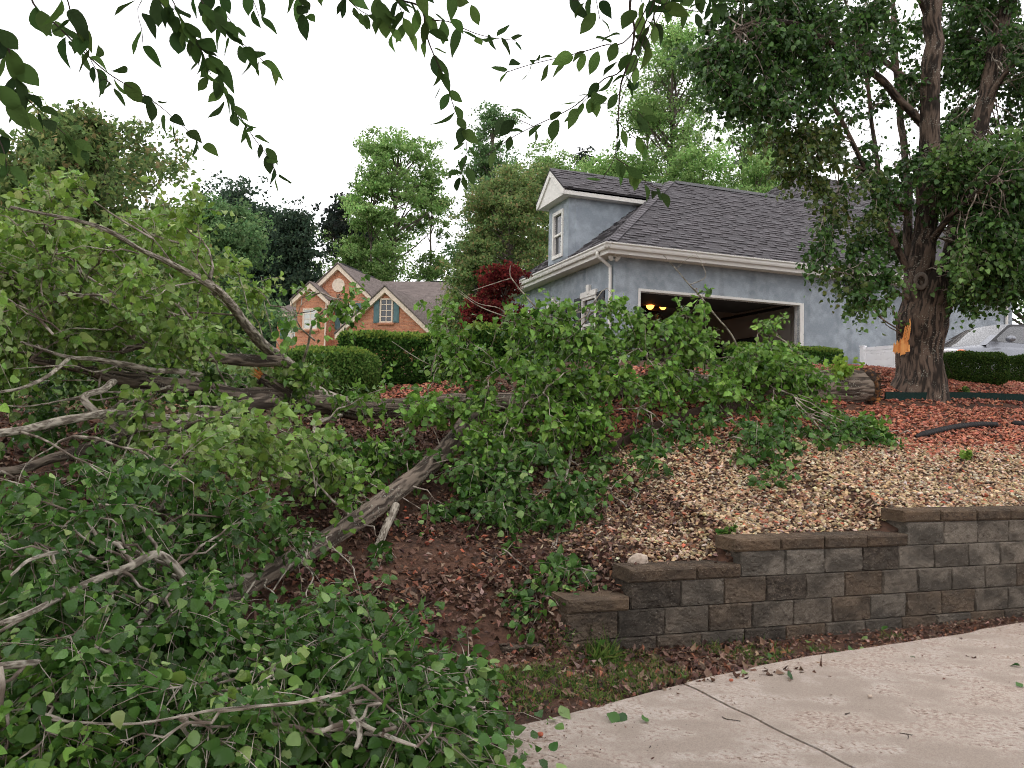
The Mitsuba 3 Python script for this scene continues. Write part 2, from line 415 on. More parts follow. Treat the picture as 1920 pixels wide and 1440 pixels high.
# the concrete driveway: two slabs with an open joint between them
edge = [(-4.5, 1.4), (-2.4, 2.7), (-1.0, 3.45), (-.06, 4.0), *[p[:2] for p in ((0.002, 4.438, 0.016), (0.611, 4.898, 0.016), (1.180, 5.342, 0.016), (1.622, 5.654, 0.016), (2.033, 5.929, 0.016), (2.698, 6.297, 0.016), (3.192, 6.526, 0.016), (3.830, 6.870, 0.016), (4.571, 7.294, 0.016))], (8, 8.9), (14, 11.4)]
e = catmull(np.array([(x, y, 0) for x, y in edge]), 260)[:, :2]
e[:, 1] += .05 * (meshkit.fbm(np.stack([e[:, 0] * 4, e[:, 1] * 4, e[:, 0] * 0], -1), 3, 5) - .5)
drive = Polygon(np.vstack([e, [(14, -8), (-9, -8), (-9, 1.2)]])).buffer(0)
joint = LineString([(1.17 + .53 * t + .006 * math.sin(17 * t), 5.28 - 1.18 * t + .004 * math.sin(31 * t)) for t in np.linspace(-.6, 13, 360)]).buffer(.011)
drive_parts = sorted([g for g in drive.difference(joint).geoms if g.area > .3], key=lambda g: g.centroid.x)
for i, g in enumerate(drive_parts):
    m = trimesh.creation.extrude_polygon(g, .12, engine='earcut'); m.apply_translation([0, 0, -.105])
    add('driveway' if i == 0 else 'driveway__slab', mikit.ply(m, 'concrete'))
tag('driveway', 'stained pinkish concrete driveway with a joint running towards the wall', kind='structure')
m = trimesh.creation.extrude_polygon(Polygon(wall_xyz([2.0, 4.5, 8.5, 10.4, 40, 40, 2.0], [10.9, 9.4, 8.6, 6.3, 6.3, 11.85, 11.85], [0] * 7)[:, :2]), .2, engine='earcut')
m.apply_translation([0, 0, 2.645])
add('upper_driveway', mikit.ply(m, 'concrete'), 'pale upper driveway in front of the open garage', kind='structure')

# ---------------------------------------------------------------- block retaining wall
def block(a0, a1, b0, b1, z0, z1, key, face_rough=.008, seed=0, ch=.008, left_end=False):
    g = np.random.default_rng(seed); gap = .0022
    a0, a1, z0, z1 = a0 + gap, a1 - gap, z0 + .0012, z1 - .0012
    na, nz = 11, 7
    A_ = np.r_[a0, np.linspace(a0 + ch, a1 - ch, na), a1]; Z_ = np.r_[z0, np.linspace(z0 + ch, z1 - ch, nz), z1]
    AA, ZZ = np.meshgrid(A_, Z_, indexing='ij')
    h = face_rough * (meshkit.fbm(np.stack([AA * 16, ZZ * 16, AA * 0 + seed * 3.7], -1), 3, seed) - .35) * 2
    ins = (AA > a0 + ch * .5) & (AA < a1 - ch * .5) & (ZZ > z0 + ch * .5) & (ZZ < z1 - ch * .5)
    BB = b0 + np.where(ins, -np.maximum(h, -.004), ch)
    v = np.stack([AA, BB, ZZ], -1).reshape(-1, 3)
    I, J = np.meshgrid(np.arange(na + 1), np.arange(nz + 1), indexing='ij'); o = I * (nz + 2) + J
    f = np.stack([o, o + nz + 2, o + nz + 3, o + 1], -1).reshape(-1, 4)
    fr = MB().put(wall_xyz(v[:, 0], v[:, 1], v[:, 2]), f)
    bf = b0 + ch
    c = np.array([[a0, bf, z0], [a1, bf, z0], [a1, bf, z1], [a0, bf, z1], [a0, b1, z0], [a1, b1, z0], [a1, b1, z1], [a0, b1, z1]])
    fr.put(wall_xyz(c[:, 0], c[:, 1], c[:, 2]), [[3, 2, 6, 7], [0, 3, 7, 4], [1, 5, 6, 2], [0, 4, 5, 1]])
    return fr.ply('block', False, uv=np.tile(np.array(BLOCK_UV[key]) + .05 * g.normal(size=2), (sum(map(len, fr.v)), 1)))


CH, BL = .2045, .406
wall = 'retaining_wall'
add(wall, None, 'stepped retaining wall of grey split-face blocks with brown capstones beside the driveway', 'retaining wall')
starts = [-.02, .47, 1.02, 2.03, 3.79]
wg = np.random.default_rng(21)
pick = {0: ['block_dark', 'block_brown', 'block_grey'], 1: ['block_brown', 'block_grey', 'block_grey', 'block_brown'], 2: ['block_dark', 'block_grey', 'block_grey', 'block_brown'],
        3: ['block_pale', 'block_pale', 'block_grey', 'block_dark'], 4: ['block_pale', 'block_grey', 'block_pale', 'block_grey']}
forced = {(1, 0): 'block_brown', (1, 1): 'block_dark', (1, 2): 'block_grey', (2, 0): 'block_dark', (2, 1): 'block_grey', (2, 2): 'block_brown', (2, 3): 'block_dark', (3, 0): 'block_pale', (3, 1): 'block_pale',
          (3, 2): 'block_pale', (3, 3): 'block_dark', (3, 4): 'block_pale', (3, 5): 'block_grey', (0, 1): 'block_brown', (0, 2): 'block_dark', (4, 0): 'block_pale', (4, 1): 'block_pale'}
for c, s in enumerate(starts):
    z0 = .05 + CH * (c - 1); a, i, b0 = s, 0, .012 * c
    while a < 9.5:
        L = (.44 if i == 0 else BL) + wg.normal() * .004
        k = forced.get((c, i)) or pick[c][wg.integers(len(pick[c]))]
        add(f'{wall}__block', block(a, a + L, b0 + wg.normal() * .003, b0 + .28, z0, z0 + CH, k, .021, seed=100 * c + i))
        a += L; i += 1
    if c:                                               # the block that turns the corner at the free end
        add(f'{wall}__block', block(s + .004, s + .2, b0 + .285, b0 + .62, z0, z0 + CH, 'block_brown', .003, seed=900 + c))
for c, (a0, a1, n) in {1: (.475, 1.0, 1), 2: (1.0, 2.02, 2), 3: (1.96, 3.78, 4), 4: (3.74, 9.4, 13)}.items():
    zc = .05 + CH * c; xs = np.linspace(a0, a1, n + 1)
    if c == 2: xs = np.array([1.0, 1.6, 2.02])
    for i in range(n):
        k = 'cap_tan' if c == 1 or i == 0 and c > 2 or wg.random() < .2 else 'cap_brown'
        add(f'{wall}__capstone', block(xs[i], xs[i + 1], .012 * c - .018 + wg.normal() * .004, .3, zc, zc + .105, k, .007, seed=500 + 20 * c + i, ch=.016))

# ---------------------------------------------------------------- loose stone, litter, grass
_ico = trimesh.creation.icosphere(subdivisions=0); ICO_V, ICO_F = np.array(_ico.vertices), np.array(_ico.faces)
_oct = (np.array([[1, 0, 0], [-1, 0, 0], [0, 1, 0], [0, -1, 0], [0, 0, 1], [0, 0, -1.0]]), np.array([[0, 2, 4], [2, 1, 4], [1, 3, 4], [3, 0, 4], [2, 0, 5], [1, 2, 5], [3, 1, 5], [0, 3, 5]]))


def stones(P, S, col, g, flat=.6, tpl=None):
    v, f = tpl or (ICO_V, ICO_F); m, n = len(P), len(v)
    R = trimesh.transformations
    W = v[None] * (1 + .22 * g.normal(size=(m, n, 1))) * np.stack([g.uniform(.8, 1.35, m), g.uniform(.65, 1.05, m), flat * g.uniform(.7, 1.2, m)], -1)[:, None]
    th = g.uniform(0, 6.3, m); c, s = np.cos(th)[:, None], np.sin(th)[:, None]
    x, y, z = W[..., 0], W[..., 1], W[..., 2]; x, y = c * x - s * y, s * x + c * y
    tx, ty = g.normal(size=(m, 1)) * .35, g.normal(size=(m, 1)) * .35
    W = np.stack([x, y, z + tx * x + ty * y], -1) * np.asarray(S).reshape(-1, 1, 1)
    return (P[:, None] + W).reshape(-1, 3), (f[None] + (np.arange(m) * n)[:, None, None]).reshape(-1, 3), np.repeat(col, n, 0)


def scatter(n, a0, a1, b0, b1, g, keep=None):
    a, b = g.uniform(a0, a1, n), g.uniform(b0, b1, n)
    if keep is not None:
        k = keep(a, b) > g.random(n); a, b = a[k], b[k]
    return a, b, wall_xyz(a, b, ground_ab(a, b))


g = np.random.default_rng(3)
nz = lambda a, b, s, k=0: meshkit.fbm(np.stack([a * s, b * s, a * 0 + k], -1), 3, 11)
red_line = lambda a: np.interp(a, [-2, 2, 4.5, 6.4, 9, 13], [4.2, 2.9, 2.3, 1.95, 2.1, 2.2])
tan_in = lambda a, b: sst(.35, .55, (a - .15 + .9 * (nz(a, b, 1.3) - .5)) * .33 + .2 - .1 * np.maximum(0, 1.2 - b)) * (b < red_line(a) + .5 * nz(a, b, 2) - .05)
a, b, P = scatter(46000, -1.0, 10, .28, 3.6, g, tan_in)
fb = b
col = pal(len(P), [(.40, .285, .165), (.30, .20, .115), (.44, .345, .235), (.20, .12, .07), (.26, .11, .065), (.48, .41, .31), (.09, .06, .042)], [5, 4, 3.4, 2.8, 1.0, 1.2, 2.2], g, .22, .07)
sz = g.uniform(.012, .026, len(P)); nr = fb < 1.3
mb = MB().put(*stones(P[nr] + [0, 0, .004], sz[nr], col[nr], g, .55)).put(*stones(P[~nr] + [0, 0, .004], sz[~nr] * 1.12, col[~nr], g, .6, _oct))
add('gravel', mb.ply('pebble'), 'tan and cream pebbles covering the slope above the block wall', kind='stuff')
red_in = lambda a, b: sst(.0, .5, b - red_line(a) + .3 + .5 * (nz(a, b, 2) - .5)) * np.maximum(sst(1.3, 2.8, a), sst(6.3, 7.0, b) * sst(-.8, .3, a)) * (1 - .9 * (np.abs(b - np.interp(a, [3, 5, 7.7, 12], [3.0, 3.2, 3.75, 3.95])) < .16) * (nz(a, b, 3) > .42))
a, b, P = scatter(52000, -1, 13, 1.6, 7.6, g, lambda a, b: red_in(a, b) * (1 - sst(4.9, 5.3, b) * sst(1.5, 2.2, a) * sst(7.4, 6.8, a)))
col = pal(len(P), [(.32, .105, .062), (.40, .155, .095), (.22, .07, .045), (.46, .24, .155), (.10, .047, .035)], [5, 4, 3, 1.5, 1.5], g, .2, .06)
mb = MB().put(*stones(P + [0, 0, .006], g.uniform(.016, .036, len(P)), col, g, .6, _oct))
a, b, P = scatter(900, -.5, 9, .4, 2.6, g, lambda a, b: .35 + 0 * a)
mb.put(*stones(P + [0, 0, .012], g.uniform(.018, .03, len(P)), pal(len(P), [(.38, .11, .06)], [1], g, .2), g, .6, _oct))
add('red_mulch', mb.ply('pebble'), 'brick red lava rock mulch on the upper bank around the tree', kind='stuff')


def flakes(a0, a1, b0, b1, n, size, cols, wts, keep, tpl=CUP, lift=.012, flatness=.35, seed=1):
    g = np.random.default_rng(seed); a, b, P = scatter(n, a0, a1, b0, b1, g, keep); m = len(P)
    N = unit(np.c_[flatness * g.normal(size=(m, 2)), np.ones(m)]); X = unit(np.cross(N, rand_dir(m, g)))
    return leaves(tpl, P + [0, 0, lift], X, N, g.uniform(size * .55, size * 1.25, m), pal(m, cols, wts, g, .25), .25, -.2, .5, seed)


brown = [(.11, .060, .042), (.18, .112, .082), (.052, .030, .023), (.26, .18, .135), (.165, .07, .04)]
mb = MB().put(*flakes(-3.4, 2.2, -1.0, 6.6, 56000, .06, brown, [5, 3, 4, .8, 2], lambda a, b: sst(.36, .62, nz(a, b, 1.6)) * .8 + .20, seed=31))
mb.put(*flakes(-10, -3.4, .5, 6.6, 16000, .07, brown, [5, 3, 4, .8, 2], lambda a, b: .8 + 0 * a, seed=35))
mb.put(*flakes(.1, 1.3, -.1, .9, 1500, .06, brown, [3, 3, 2, 2, 1], lambda a, b: .9 + 0 * a, lift=.02, flatness=.6, seed=32))
mb.put(*flakes(-1.2, 9, -1.25, 0.0, 15000, .034, brown, [4, 3, 3, 1, 3], lambda a, b: (b > np.interp(a, [-.7, -.5, .24, 1, 1.7, 2, 3.3, 4.9, 9], [-1.85, -1.5, -1.2, -.95, -.72, -.68, -.5, -.27, -.3]) - .16 * g.random(len(a)) ** 3 - .03) * (.35 + .65 * (nz(a, b, 3) > .45)), seed=33))
mb.put(*flakes(-.5, 9, .3, 2.6, 3200, .05, brown, [3, 3, 3, 1, 2], lambda a, b: sst(.5, .7, nz(a, b, 1.1, 5)) * .8 + .08, lift=.03, seed=34))
mb.put(*flakes(-.6, 5, -3.2, -.3, 2600, .011, brown, [4, 2, 5, 1, 1], lambda a, b: .25 + .75 * (nz(a, b, 2.5) > .52), lift=.021, seed=36))
mb.put(*flakes(-.6, 5.5, -2.2, -.2, 150, .04, brown, [4, 3, 3, 1, 2], lambda a, b: .3 + .7 * (b > -1.2), lift=.024, seed=37))
add('leaf_litter', mb.ply('dry_leaf'), 'dead brown leaves and needles strewn over soil and wall foot', kind='stuff')

g = np.random.default_rng(5)
wall_foot = lambda a: np.interp(a, [-.7, -.5, .24, 1, 1.7, 2, 3.3, 4.9, 9], [-1.85, -1.42, -1.16, -.9, -.70, -.66, -.46, -.23, -.2])
def tuft_field(n, a0, a1, b0, b1, keep, h, g):
    a, b, P = scatter(n, a0, a1, b0, b1, g, keep); m = len(P)
    X = unit(np.c_[.75 * g.normal(size=(m, 2)), np.abs(g.normal(size=m)) * .5 + .55]); N = unit(np.cross(X, rand_dir(m, g)))
    tpl = (np.array([(0, -.05), (0, .05), (.55, -.035), (.55, .035), (1, 0)]), np.array([[0, 2, 3], [0, 3, 1], [2, 4, 3]]))
    return leaves(tpl, P - [0, 0, .005], X, N, h * g.uniform(.5, 1.3, m), pal(m, [(.09, .16, .035), (.15, .22, .05), (.21, .22, .08), (.05, .10, .03)], [3, 3, 1.5, 2], g), 0, -.5, .35, 3)
mb = MB().put(*tuft_field(46000, -1.6, 2.8, -1.9, .2, lambda a, b: (b > wall_foot(a) + .02) * sst(.42, .56, nz(a, b, 2.2, 2)) * sst(2.6, .6, a) * sst(.25, -.35, b) * .95, .062, g))
for ta, tb, n_, h_ in ((.72, -.10, 130, .15), (.66, -.06, 60, .12), (1.65, -.08, 30, .07), (2.05, -.45, 90, .06), (2.45, -.40, 60, .05), (-.2, -.5, 60, .07), (.3, -.35, 50, .06), (3.3, -.25, 40, .05), (-.9, -.1, 50, .07)):
    mb.put(*tuft_field(n_ * 2, ta - .1, ta + .1, tb - .06, tb + .06, lambda a, b: .7 + 0 * a, h_, g))
mb.put(*tuft_field(16000, -9, -1.2, 6.3, 9.5, lambda a, b: .9 + 0 * a, .06, g))
add('grass', mb.ply('leaf_soft'), 'thin green grass growing through litter beside the driveway', kind='stuff')

# ---------------------------------------------------------------- edging, pipe, stones, fallen leaves
def strip(ctrl, h, t, key):
    c = catmull(np.array([(a, b, 0) for a, b in ctrl]), 60); P = wall_xyz(c[:, 0], c[:, 1], ground_ab(c[:, 0], c[:, 1]))
    n = len(P); d = unit(np.gradient(P, axis=0)); s = unit(np.cross(d, ZX)) * t / 2
    zt = np.convolve(np.pad(P[:, 2], 6, 'edge'), np.ones(13) / 13, 'valid')
    lo, hi = P.copy(), P.copy(); lo[:, 2] -= .06; hi[:, 2] = zt + h
    v = np.vstack([lo + s, hi + s, hi - s, lo - s]); i = np.arange(n - 1)
    f = np.vstack([np.stack([i + k * n, i + 1 + k * n, i + 1 + ((k + 1) % 4) * n, i + ((k + 1) % 4) * n], -1) for k in range(4)])
    return mikit.ply((v, f), key)


add('lawn_edging', strip([(7.3, 3.84), (8.5, 4.02), (10, 4.1), (12.5, 4.18), (14, 4.2)], .115, .02, 'green_edging'), 'long dark green metal edging strip holding the red mulch below the standing tree', 'edging')
add('lawn_edging', strip([(2.0, 2.7), (3.1, 3.0), (4.4, 3.2), (5.6, 3.35)], .11, .03, 'brown_edging'), 'dark brown edging board half hidden beneath the fallen trunk', 'edging')
for pts, l in (([(5.126, 10.350, 1.628), (5.440, 10.580, 1.687), (5.969, 10.980, 1.765), (6.438, 11.300, 1.811), (6.844, 11.510, 1.823)], 'black corrugated drain pipe end lying on red mulch, left of two'), ([(7.192, 11.720, 1.854), (7.367, 11.780, 1.843), (7.812, 11.930, 1.862)], 'black drain pipe on red mulch at the right edge of the photo')):
    P = catmull(np.array(pts), 90); P[:, 2] = np.maximum(P[:, 2], ground_z(P[:, 0], P[:, 1]) + .025); rr = .04 * (1 + .10 * np.sin(np.arange(90) * 2.1)) * np.clip(np.minimum(np.arange(90) / 14 + .35, 1), 0, 1)
    add('drain_pipe', MB().put(*tubes(P[None], rr[None], 14)).ply('black_plastic', True), l, 'pipe')
v, f = ICO_V, ICO_F
sv = trimesh.creation.icosphere(subdivisions=3); sp = np.array(sv.vertices)
def boulder(c, r, seed, key):
    d = 1 + .5 * (meshkit.fbm(sp * 1.4 + seed, 3, seed) - .5)
    return mikit.ply((np.array(c) + sp * d[:, None] * r, np.array(sv.faces)), key, smooth=True)
add('rock', boulder((1.053, 6.660, 0.567), (.085, .07, .062), 3, 'boulder'), 'pale rounded rock sitting on gravel behind the capstones', 'rock')
for i, (p, r, l) in enumerate([((0.193, 4.368, 0.016), .014, 'brick red stone chip on the concrete near the foreground leaves'), ((1.467, 5.375, 0.016), .011, 'small red stone chip on concrete below the wall foot litter'),
                               ((2.254, 5.121, 0.016), .012, 'pale pebble lying alone in the middle of the driveway')]):
    add('stone_chip', boulder(np.array(p) + [0, 0, .013], (r * 1.2, r, r * .8), 20 + i, 'red_stone' if i < 2 else 'boulder'), l, 'stone')

# ---------------------------------------------------------------- the blue house with the open garage
H = 'blue_house'
add(H, None, 'blue-grey stucco house with white-trimmed open garage and dormer', 'house')
FL, WT = 2.90, 5.79          # floor, wall top (soffit)
D0, D1, DT = .71, 5.47, 5.0   # garage opening


def part(name, mb, bsdf, label=None, smooth=False):
    return add(f'{H}__{name}', mb.ply(bsdf, smooth), label)


def boxes(*b):
    m = MB()
    for x in b: m.put(*hbox(*x))
    return m


HA, HB = 13.2, 7.35          # extents along and back
wins = [1.37, 3.66, 5.95]
part('front_wall', boxes((0, D0, 0, .2, FL - .6, WT), (D0, D1, 0, .2, DT, WT), (D1, HA, 0, .2, FL - .6, WT)), 'stucco_blue')
part('side_wall', boxes((0, .2, .2, HB, FL - .6, 3.55), (0, .2, .2, HB, 5.0, WT), *[(0, .2, lo, hi, 3.55, 5.0) for lo, hi in zip([.2] + [w + .42 for w in wins], [w - .42 for w in wins] + [HB])]), 'stucco_blue')
part('back_wall', boxes((.2, HA, HB - .2, HB, FL - .6, WT)), 'stucco_blue')
part('garage_ceiling', boxes((.2, 6.2, .2, HB - .2, 5.45, 5.6)), 'garage_inside')
part('garage_partition', boxes((5.95, 6.15, .2, HB - .2, FL, 5.45)), 'garage_inside')
part('garage_back', boxes((.2, 5.95, 6.4, 6.55, FL, 5.45)), 'garage_inside')
part('garage_floor', boxes((.2, 6.1, 0, HB - .2, FL - .05, FL)), 'concrete')
# casing, raised door, tracks
part('garage_casing', boxes((D0 - .06, D0, -.03, .19, FL, DT + .06), (D1, D1 + .12, -.03, .19, FL, DT + .06), (D0, D1, -.03, .19, DT, DT + .06)), 'trim_white', 'white casing around the garage opening')
for k in range(4):
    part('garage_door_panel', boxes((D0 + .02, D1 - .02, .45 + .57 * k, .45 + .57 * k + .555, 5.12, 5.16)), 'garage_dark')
part('door_track', boxes((D0 - .03, D0 + .03, .22, 3.4, 4.98, 5.05)), 'black_part')
part('door_track', boxes((D1 - .10, D1 - .04, .22, 3.4, 4.98, 5.05)), 'black_part')
part('door_opener', boxes((2.9, 3.3, 3.4, 3.9, 5.1, 5.3), (3.08, 3.12, .4, 3.4, 5.2, 5.24)), 'black_part')
part('interior_door', boxes((5.91, 5.945, .9, 1.75, FL, 4.95)), 'garage_inside')

# windows of the side wall
for i, w in enumerate(wins):
    t = f'{H}__window' if i == 0 else f'{H}__window_{i:03d}'
    m = boxes((-.03, .1, w - .42, w - .36, 3.55, 5.0), (-.03, .1, w + .36, w + .42, 3.55, 5.0), (-.03, .1, w - .36, w + .36, 4.93, 5.0), (-.03, .1, w - .36, w + .36, 3.55, 3.62), (-.01, .1, w - .36, w + .36, 4.25, 4.31),
              (-.06, -.002, w - .46, w + .46, 5.0, 5.14), (-.075, -.001, w - .08, w + .08, 5.06, 5.30), (-.07, -.002, w - .5, w + .5, 3.45, 3.55))
    add(t, m.ply('trim_white'), 'white framed window with keystone head')
    add(f'{t}__pane', boxes((.04, .05, w - .36, w + .36, 3.62, 4.93)).ply('dark_pane'))
    for lo, hi in ((w - .88, w - .47), (w + .47, w + .88)):
        m = boxes((-.035, -.003, lo, lo + .05, 3.5, 5.05), (-.035, -.003, hi - .05, hi, 3.5, 5.05), *[(-.034, -.003, lo + .05, hi - .05, z, z + .06) for z in (3.5, 4.25, 4.99)], (-.022, -.004, lo + .05, hi - .05, 3.56, 4.99))
        part('shutter', m, 'shutter_dark', 'dark louvred shutter beside a white window')

# soffit, fascia, gutters, downspouts
EZ, OV, SL = 6.02, .33, .77
RB = 3.67; RL = RB + OV                     # ridge line (distance back), run of the slope
RZ = EZ + SL * RL
part('soffit', boxes((-OV + .02, HA, -OV + .02, 0, WT, WT + .025), (-OV + .02, 0, 0, HB + OV, WT, WT + .025)), 'soffit')
part('fascia', boxes((-OV, HA, -OV - .02, -OV + .02, WT - .01, EZ - .03), (-OV - .02, -OV + .02, -OV + .02, HB + OV, WT - .01, EZ - .03)), 'trim_white')


def gutter(p0, p1, out):
    p0, p1, out = np.asarray(p0, float), np.asarray(p1, float), np.asarray(out, float)
    pr = [(0, -.14), (.07, -.14), (.085, -.10), (.085, -.055), (.12, -.03), (.12, 0), (.108, 0), (.108, -.02), (.075, -.05), (.072, -.12), (.012, -.12), (.012, 0), (0, 0)]
    v = np.array([p + out * x + ZX * z for p in (p0, p1) for x, z in pr]); n = len(pr); i = np.arange(n); j = (i + 1) % n
    return v, np.stack([i, j, n + j, n + i], -1)


gm = MB().put(*gutter(HOUSE0 - AX * (OV + .14) - BX * (OV + .022) + ZX * EZ, HOUSE0 + AX * HA - BX * (OV + .022) + ZX * EZ, -BX))
gm.put(*gutter(HOUSE0 - AX * (OV + .022) + BX * (HB + OV) + ZX * EZ, HOUSE0 - AX * (OV + .022) - BX * (OV + .14) + ZX * EZ, -AX))
part('gutter', gm, 'trim_white', 'white gutter along the eaves')


def downspout(pts, r=.042):
    v, f, uv = bough([(*p, r) for p in pts], 8, .05, 0, 0, 1)
    return MB().put(v, f)


hp = lambda a, b, z: HOUSE0 + AX * a + BX * b + ZX * z
part('downspout', downspout([hp(-OV - .07, .12, EZ - .14), hp(-OV - .06, .12, EZ - .24), hp(-.12, .10, EZ - .44), hp(-.065, .10, EZ - .58), hp(-.06, .10, 4.5), hp(-.06, .10, 3.0)]), 'trim_white', smooth=True)
part('downspout', downspout([hp(12.9, -.06, 5.9), hp(12.9, -.055, 4.5), hp(12.9, -.06, 3.0)]), 'trim_white', smooth=True)
for a in (6.8, 7.35):
    m = trimesh.creation.revolve([(0, 0), (.09, 0), (.11, .05), (.11, .12), (.085, .13), (.075, .06), (0, .055)], sections=20)
    v = np.array(m.vertices); v = hp(a, 0, 5.56) + v[:, :1] * AX - v[:, 2:] * BX + v[:, 1:2] * ZX
    k = part('wall_light', MB().put(v, m.faces), 'black_part', 'round black wall light under the eave')
    m = trimesh.creation.cylinder(.07, .01, sections=16); v = np.array(m.vertices); v = hp(a, -.085, 5.56) + v[:, :1] * AX - v[:, 2:] * BX + v[:, 1:2] * ZX
    add(f'{k}__lens', MB().put(v, m.faces).ply('lamp_lens'))
m = MB()
for s in (-1, 1):
    c = trimesh.creation.cylinder(.05, .13, sections=14); c.apply_transform(trimesh.transformations.rotation_matrix(1.1, [1, .5 * s, 0])); m.put(np.array(c.vertices) + hp(.09 * s - .08, -.12, WT - .07), c.faces)
b_ = trimesh.creation.cylinder(.055, .03, sections=14); m.put(np.array(b_.vertices) + hp(-.08, -.12, WT - .016), b_.faces)
part('floodlight', m, 'trim_white', 'white twin floodlight under the corner eave')

# roofs: a closed deck, and every shingle as a piece on it
shingle_pieces = []


def slope_shingles(org, along, back, sl, rows, lo, hi, seed):
    """org: eave point; along: unit eave direction; back: unit direction up the slope in plan; lo(t), hi(t): limits along the eave at plan distance t"""
    g = np.random.default_rng(seed); up = unit(back + ZX * sl); nrm = unit(np.cross(along, up)); nrm = nrm * np.sign(nrm[2])
    ex = .145; cosl = 1 / math.sqrt(1 + sl * sl)
    for r in range(rows):
        t0 = r * ex * cosl; l, h = lo(t0 + ex * cosl * .5), hi(t0 + ex * cosl * .5)
        x = l - g.uniform(0, .3)
        while x < h:
            w = g.uniform(.14, .27); x0, x1 = max(x, l), min(x + w, h); x += w
            if x1 - x0 < .02: continue
            thick = g.random() < .5; th = .034 if thick else .010
            x0 += .002
            c = np.array([[x0, 0, 0], [x1, 0, 0], [x1, ex + .01, 0], [x0, ex + .01, 0], [x0, 0, th], [x1, 0, th], [x1, ex + .01, .003], [x0, ex + .01, .003]])
            v = org + along * c[:, :1] + up * (c[:, 1:2] + r * ex - .02) + nrm * (c[:, 2:] + .006)
            tone = (.098 if thick else .074) * math.exp(.12 * g.normal())
            shingle_pieces.append((v, np.array([1.0, .94, 1.0]) * tone))


eC = hp(-OV, -OV, EZ)
RIDGE_END = 13.5
# decks
Pk = hp(-OV + RL, RB, RZ); Pe = hp(RIDGE_END, RB, RZ)
BK = RB + RL                                     # back eave
dk = MB()
for poly in ([eC, hp(RIDGE_END, -OV, EZ), Pe, Pk], [hp(-OV, BK, EZ), eC, Pk], [hp(RIDGE_END, BK, EZ), hp(-OV, BK, EZ), Pk, Pe]):
    dk.put(*prism(np.array(poly) - ZX * .05, ZX * .05))
roof = add(f'{H}__roof', dk.ply('roof_under'), 'dark grey shingle roof with hips')
slope_shingles(eC, AX, BX, SL, 34, lambda t: t, lambda t: 11.2, 1)
slope_shingles(hp(-OV, BK, EZ), -BX, AX, SL, 34, lambda t: t, lambda t: 2 * RL - t, 2)
# dormer
DB, DZ, DF = 3.45, 7.95, -.02
HW = .70
part('dormer_wall', boxes((DF, .2, DB - HW, DB - .36, 6.12, DZ), (DF, .2, DB + .36, DB + HW, 6.12, DZ), (DF, .2, DB - .36, DB + .36, 7.72, DZ), (DF, .2, DB - .36, DB + .36, 6.12, 6.38)), 'stucco_blue')
dm = MB()
for b0, b1 in ((DB - HW, DB - HW + .1), (DB + HW - .1, DB + HW)):
    dm.put(*prism([hp(.2, b0, 6.1), hp(2.45, b0, DZ), hp(.2, b0, DZ)], BX * (b1 - b0)))
part('dormer_cheek', dm, 'stucco_blue')
m = boxes((DF - .04, .1, DB - .36, DB - .28, 6.38, 7.72), (DF - .04, .1, DB + .28, DB + .36, 6.38, 7.72), (DF - .04, .1, DB - .28, DB + .28, 7.62, 7.72), (DF - .04, .1, DB - .28, DB + .28, 6.38, 6.48), (DF - .01, .1, DB - .28, DB + .28, 7.02, 7.08))
k = part('dormer_window', m, 'trim_white', 'white sash window in the dormer')
add(f'{k}__pane', boxes((DF + .03, DF + .04, DB - .28, DB + .28, 7.08, 7.62)).ply('dark_pane'))
add(f'{k}__pane', boxes((DF + .05, DF + .06, DB - .28, DB + .28, 6.48, 7.02)).ply('dark_pane'))
DO = .95; DR = 8.86; dsl = (DR - 8.12) / DO; FO = -.30          # half width with overhang, ridge height, front overhang
pd = hp(FO, DB, 0)
m = MB().put(*prism([hp(FO + .02, DB - DO, DZ), hp(FO + .02, DB + DO, DZ), hp(FO + .02, DB + DO, 8.05), hp(FO + .02, DB, DR - .05), hp(FO + .02, DB - DO, 8.05)], AX * .28))
m.put(*prism([hp(FO - .02, DB - DO - .02, DZ), hp(FO - .02, DB - DO + .15, 8.02), hp(FO - .02, DB, DR - .18), hp(FO - .02, DB, DR), hp(FO - .02, DB - DO - .02, 8.12)], AX * .038))
m.put(*prism([hp(FO - .02, DB + DO + .02, DZ), hp(FO - .02, DB + DO + .02, 8.12), hp(FO - .02, DB, DR), hp(FO - .02, DB, DR - .18), hp(FO - .02, DB + DO - .15, 8.02)], AX * .038))
m.put(*hbox(FO + .3, 2.9, DB - DO, DB - HW, DZ, 8.06)); m.put(*hbox(FO + .3, 2.9, DB + HW, DB + DO, DZ, 8.06))
part('dormer_gable', m, 'trim_white', 'white boxed gable of the dormer')
dmr = MB().put(*prism([hp(FO - .03, DB - DO - .03, 8.10), hp(4.2, DB - DO - .03, 8.10), hp(4.2, DB, DR), hp(FO - .03, DB, DR)], ZX * .04))
dmr.put(*prism([hp(FO - .03, DB + DO + .03, 8.10), hp(FO - .03, DB, DR), hp(4.2, DB, DR), hp(4.2, DB + DO + .03, 8.10)], ZX * .04))
part('dormer_roof', dmr, 'roof_under')
n_main = len(shingle_pieces)
slope_shingles(hp(FO - .03, DB - DO - .03, 8.14), AX, BX, dsl, 9, lambda t: 0.0, lambda t: 3.55, 3)
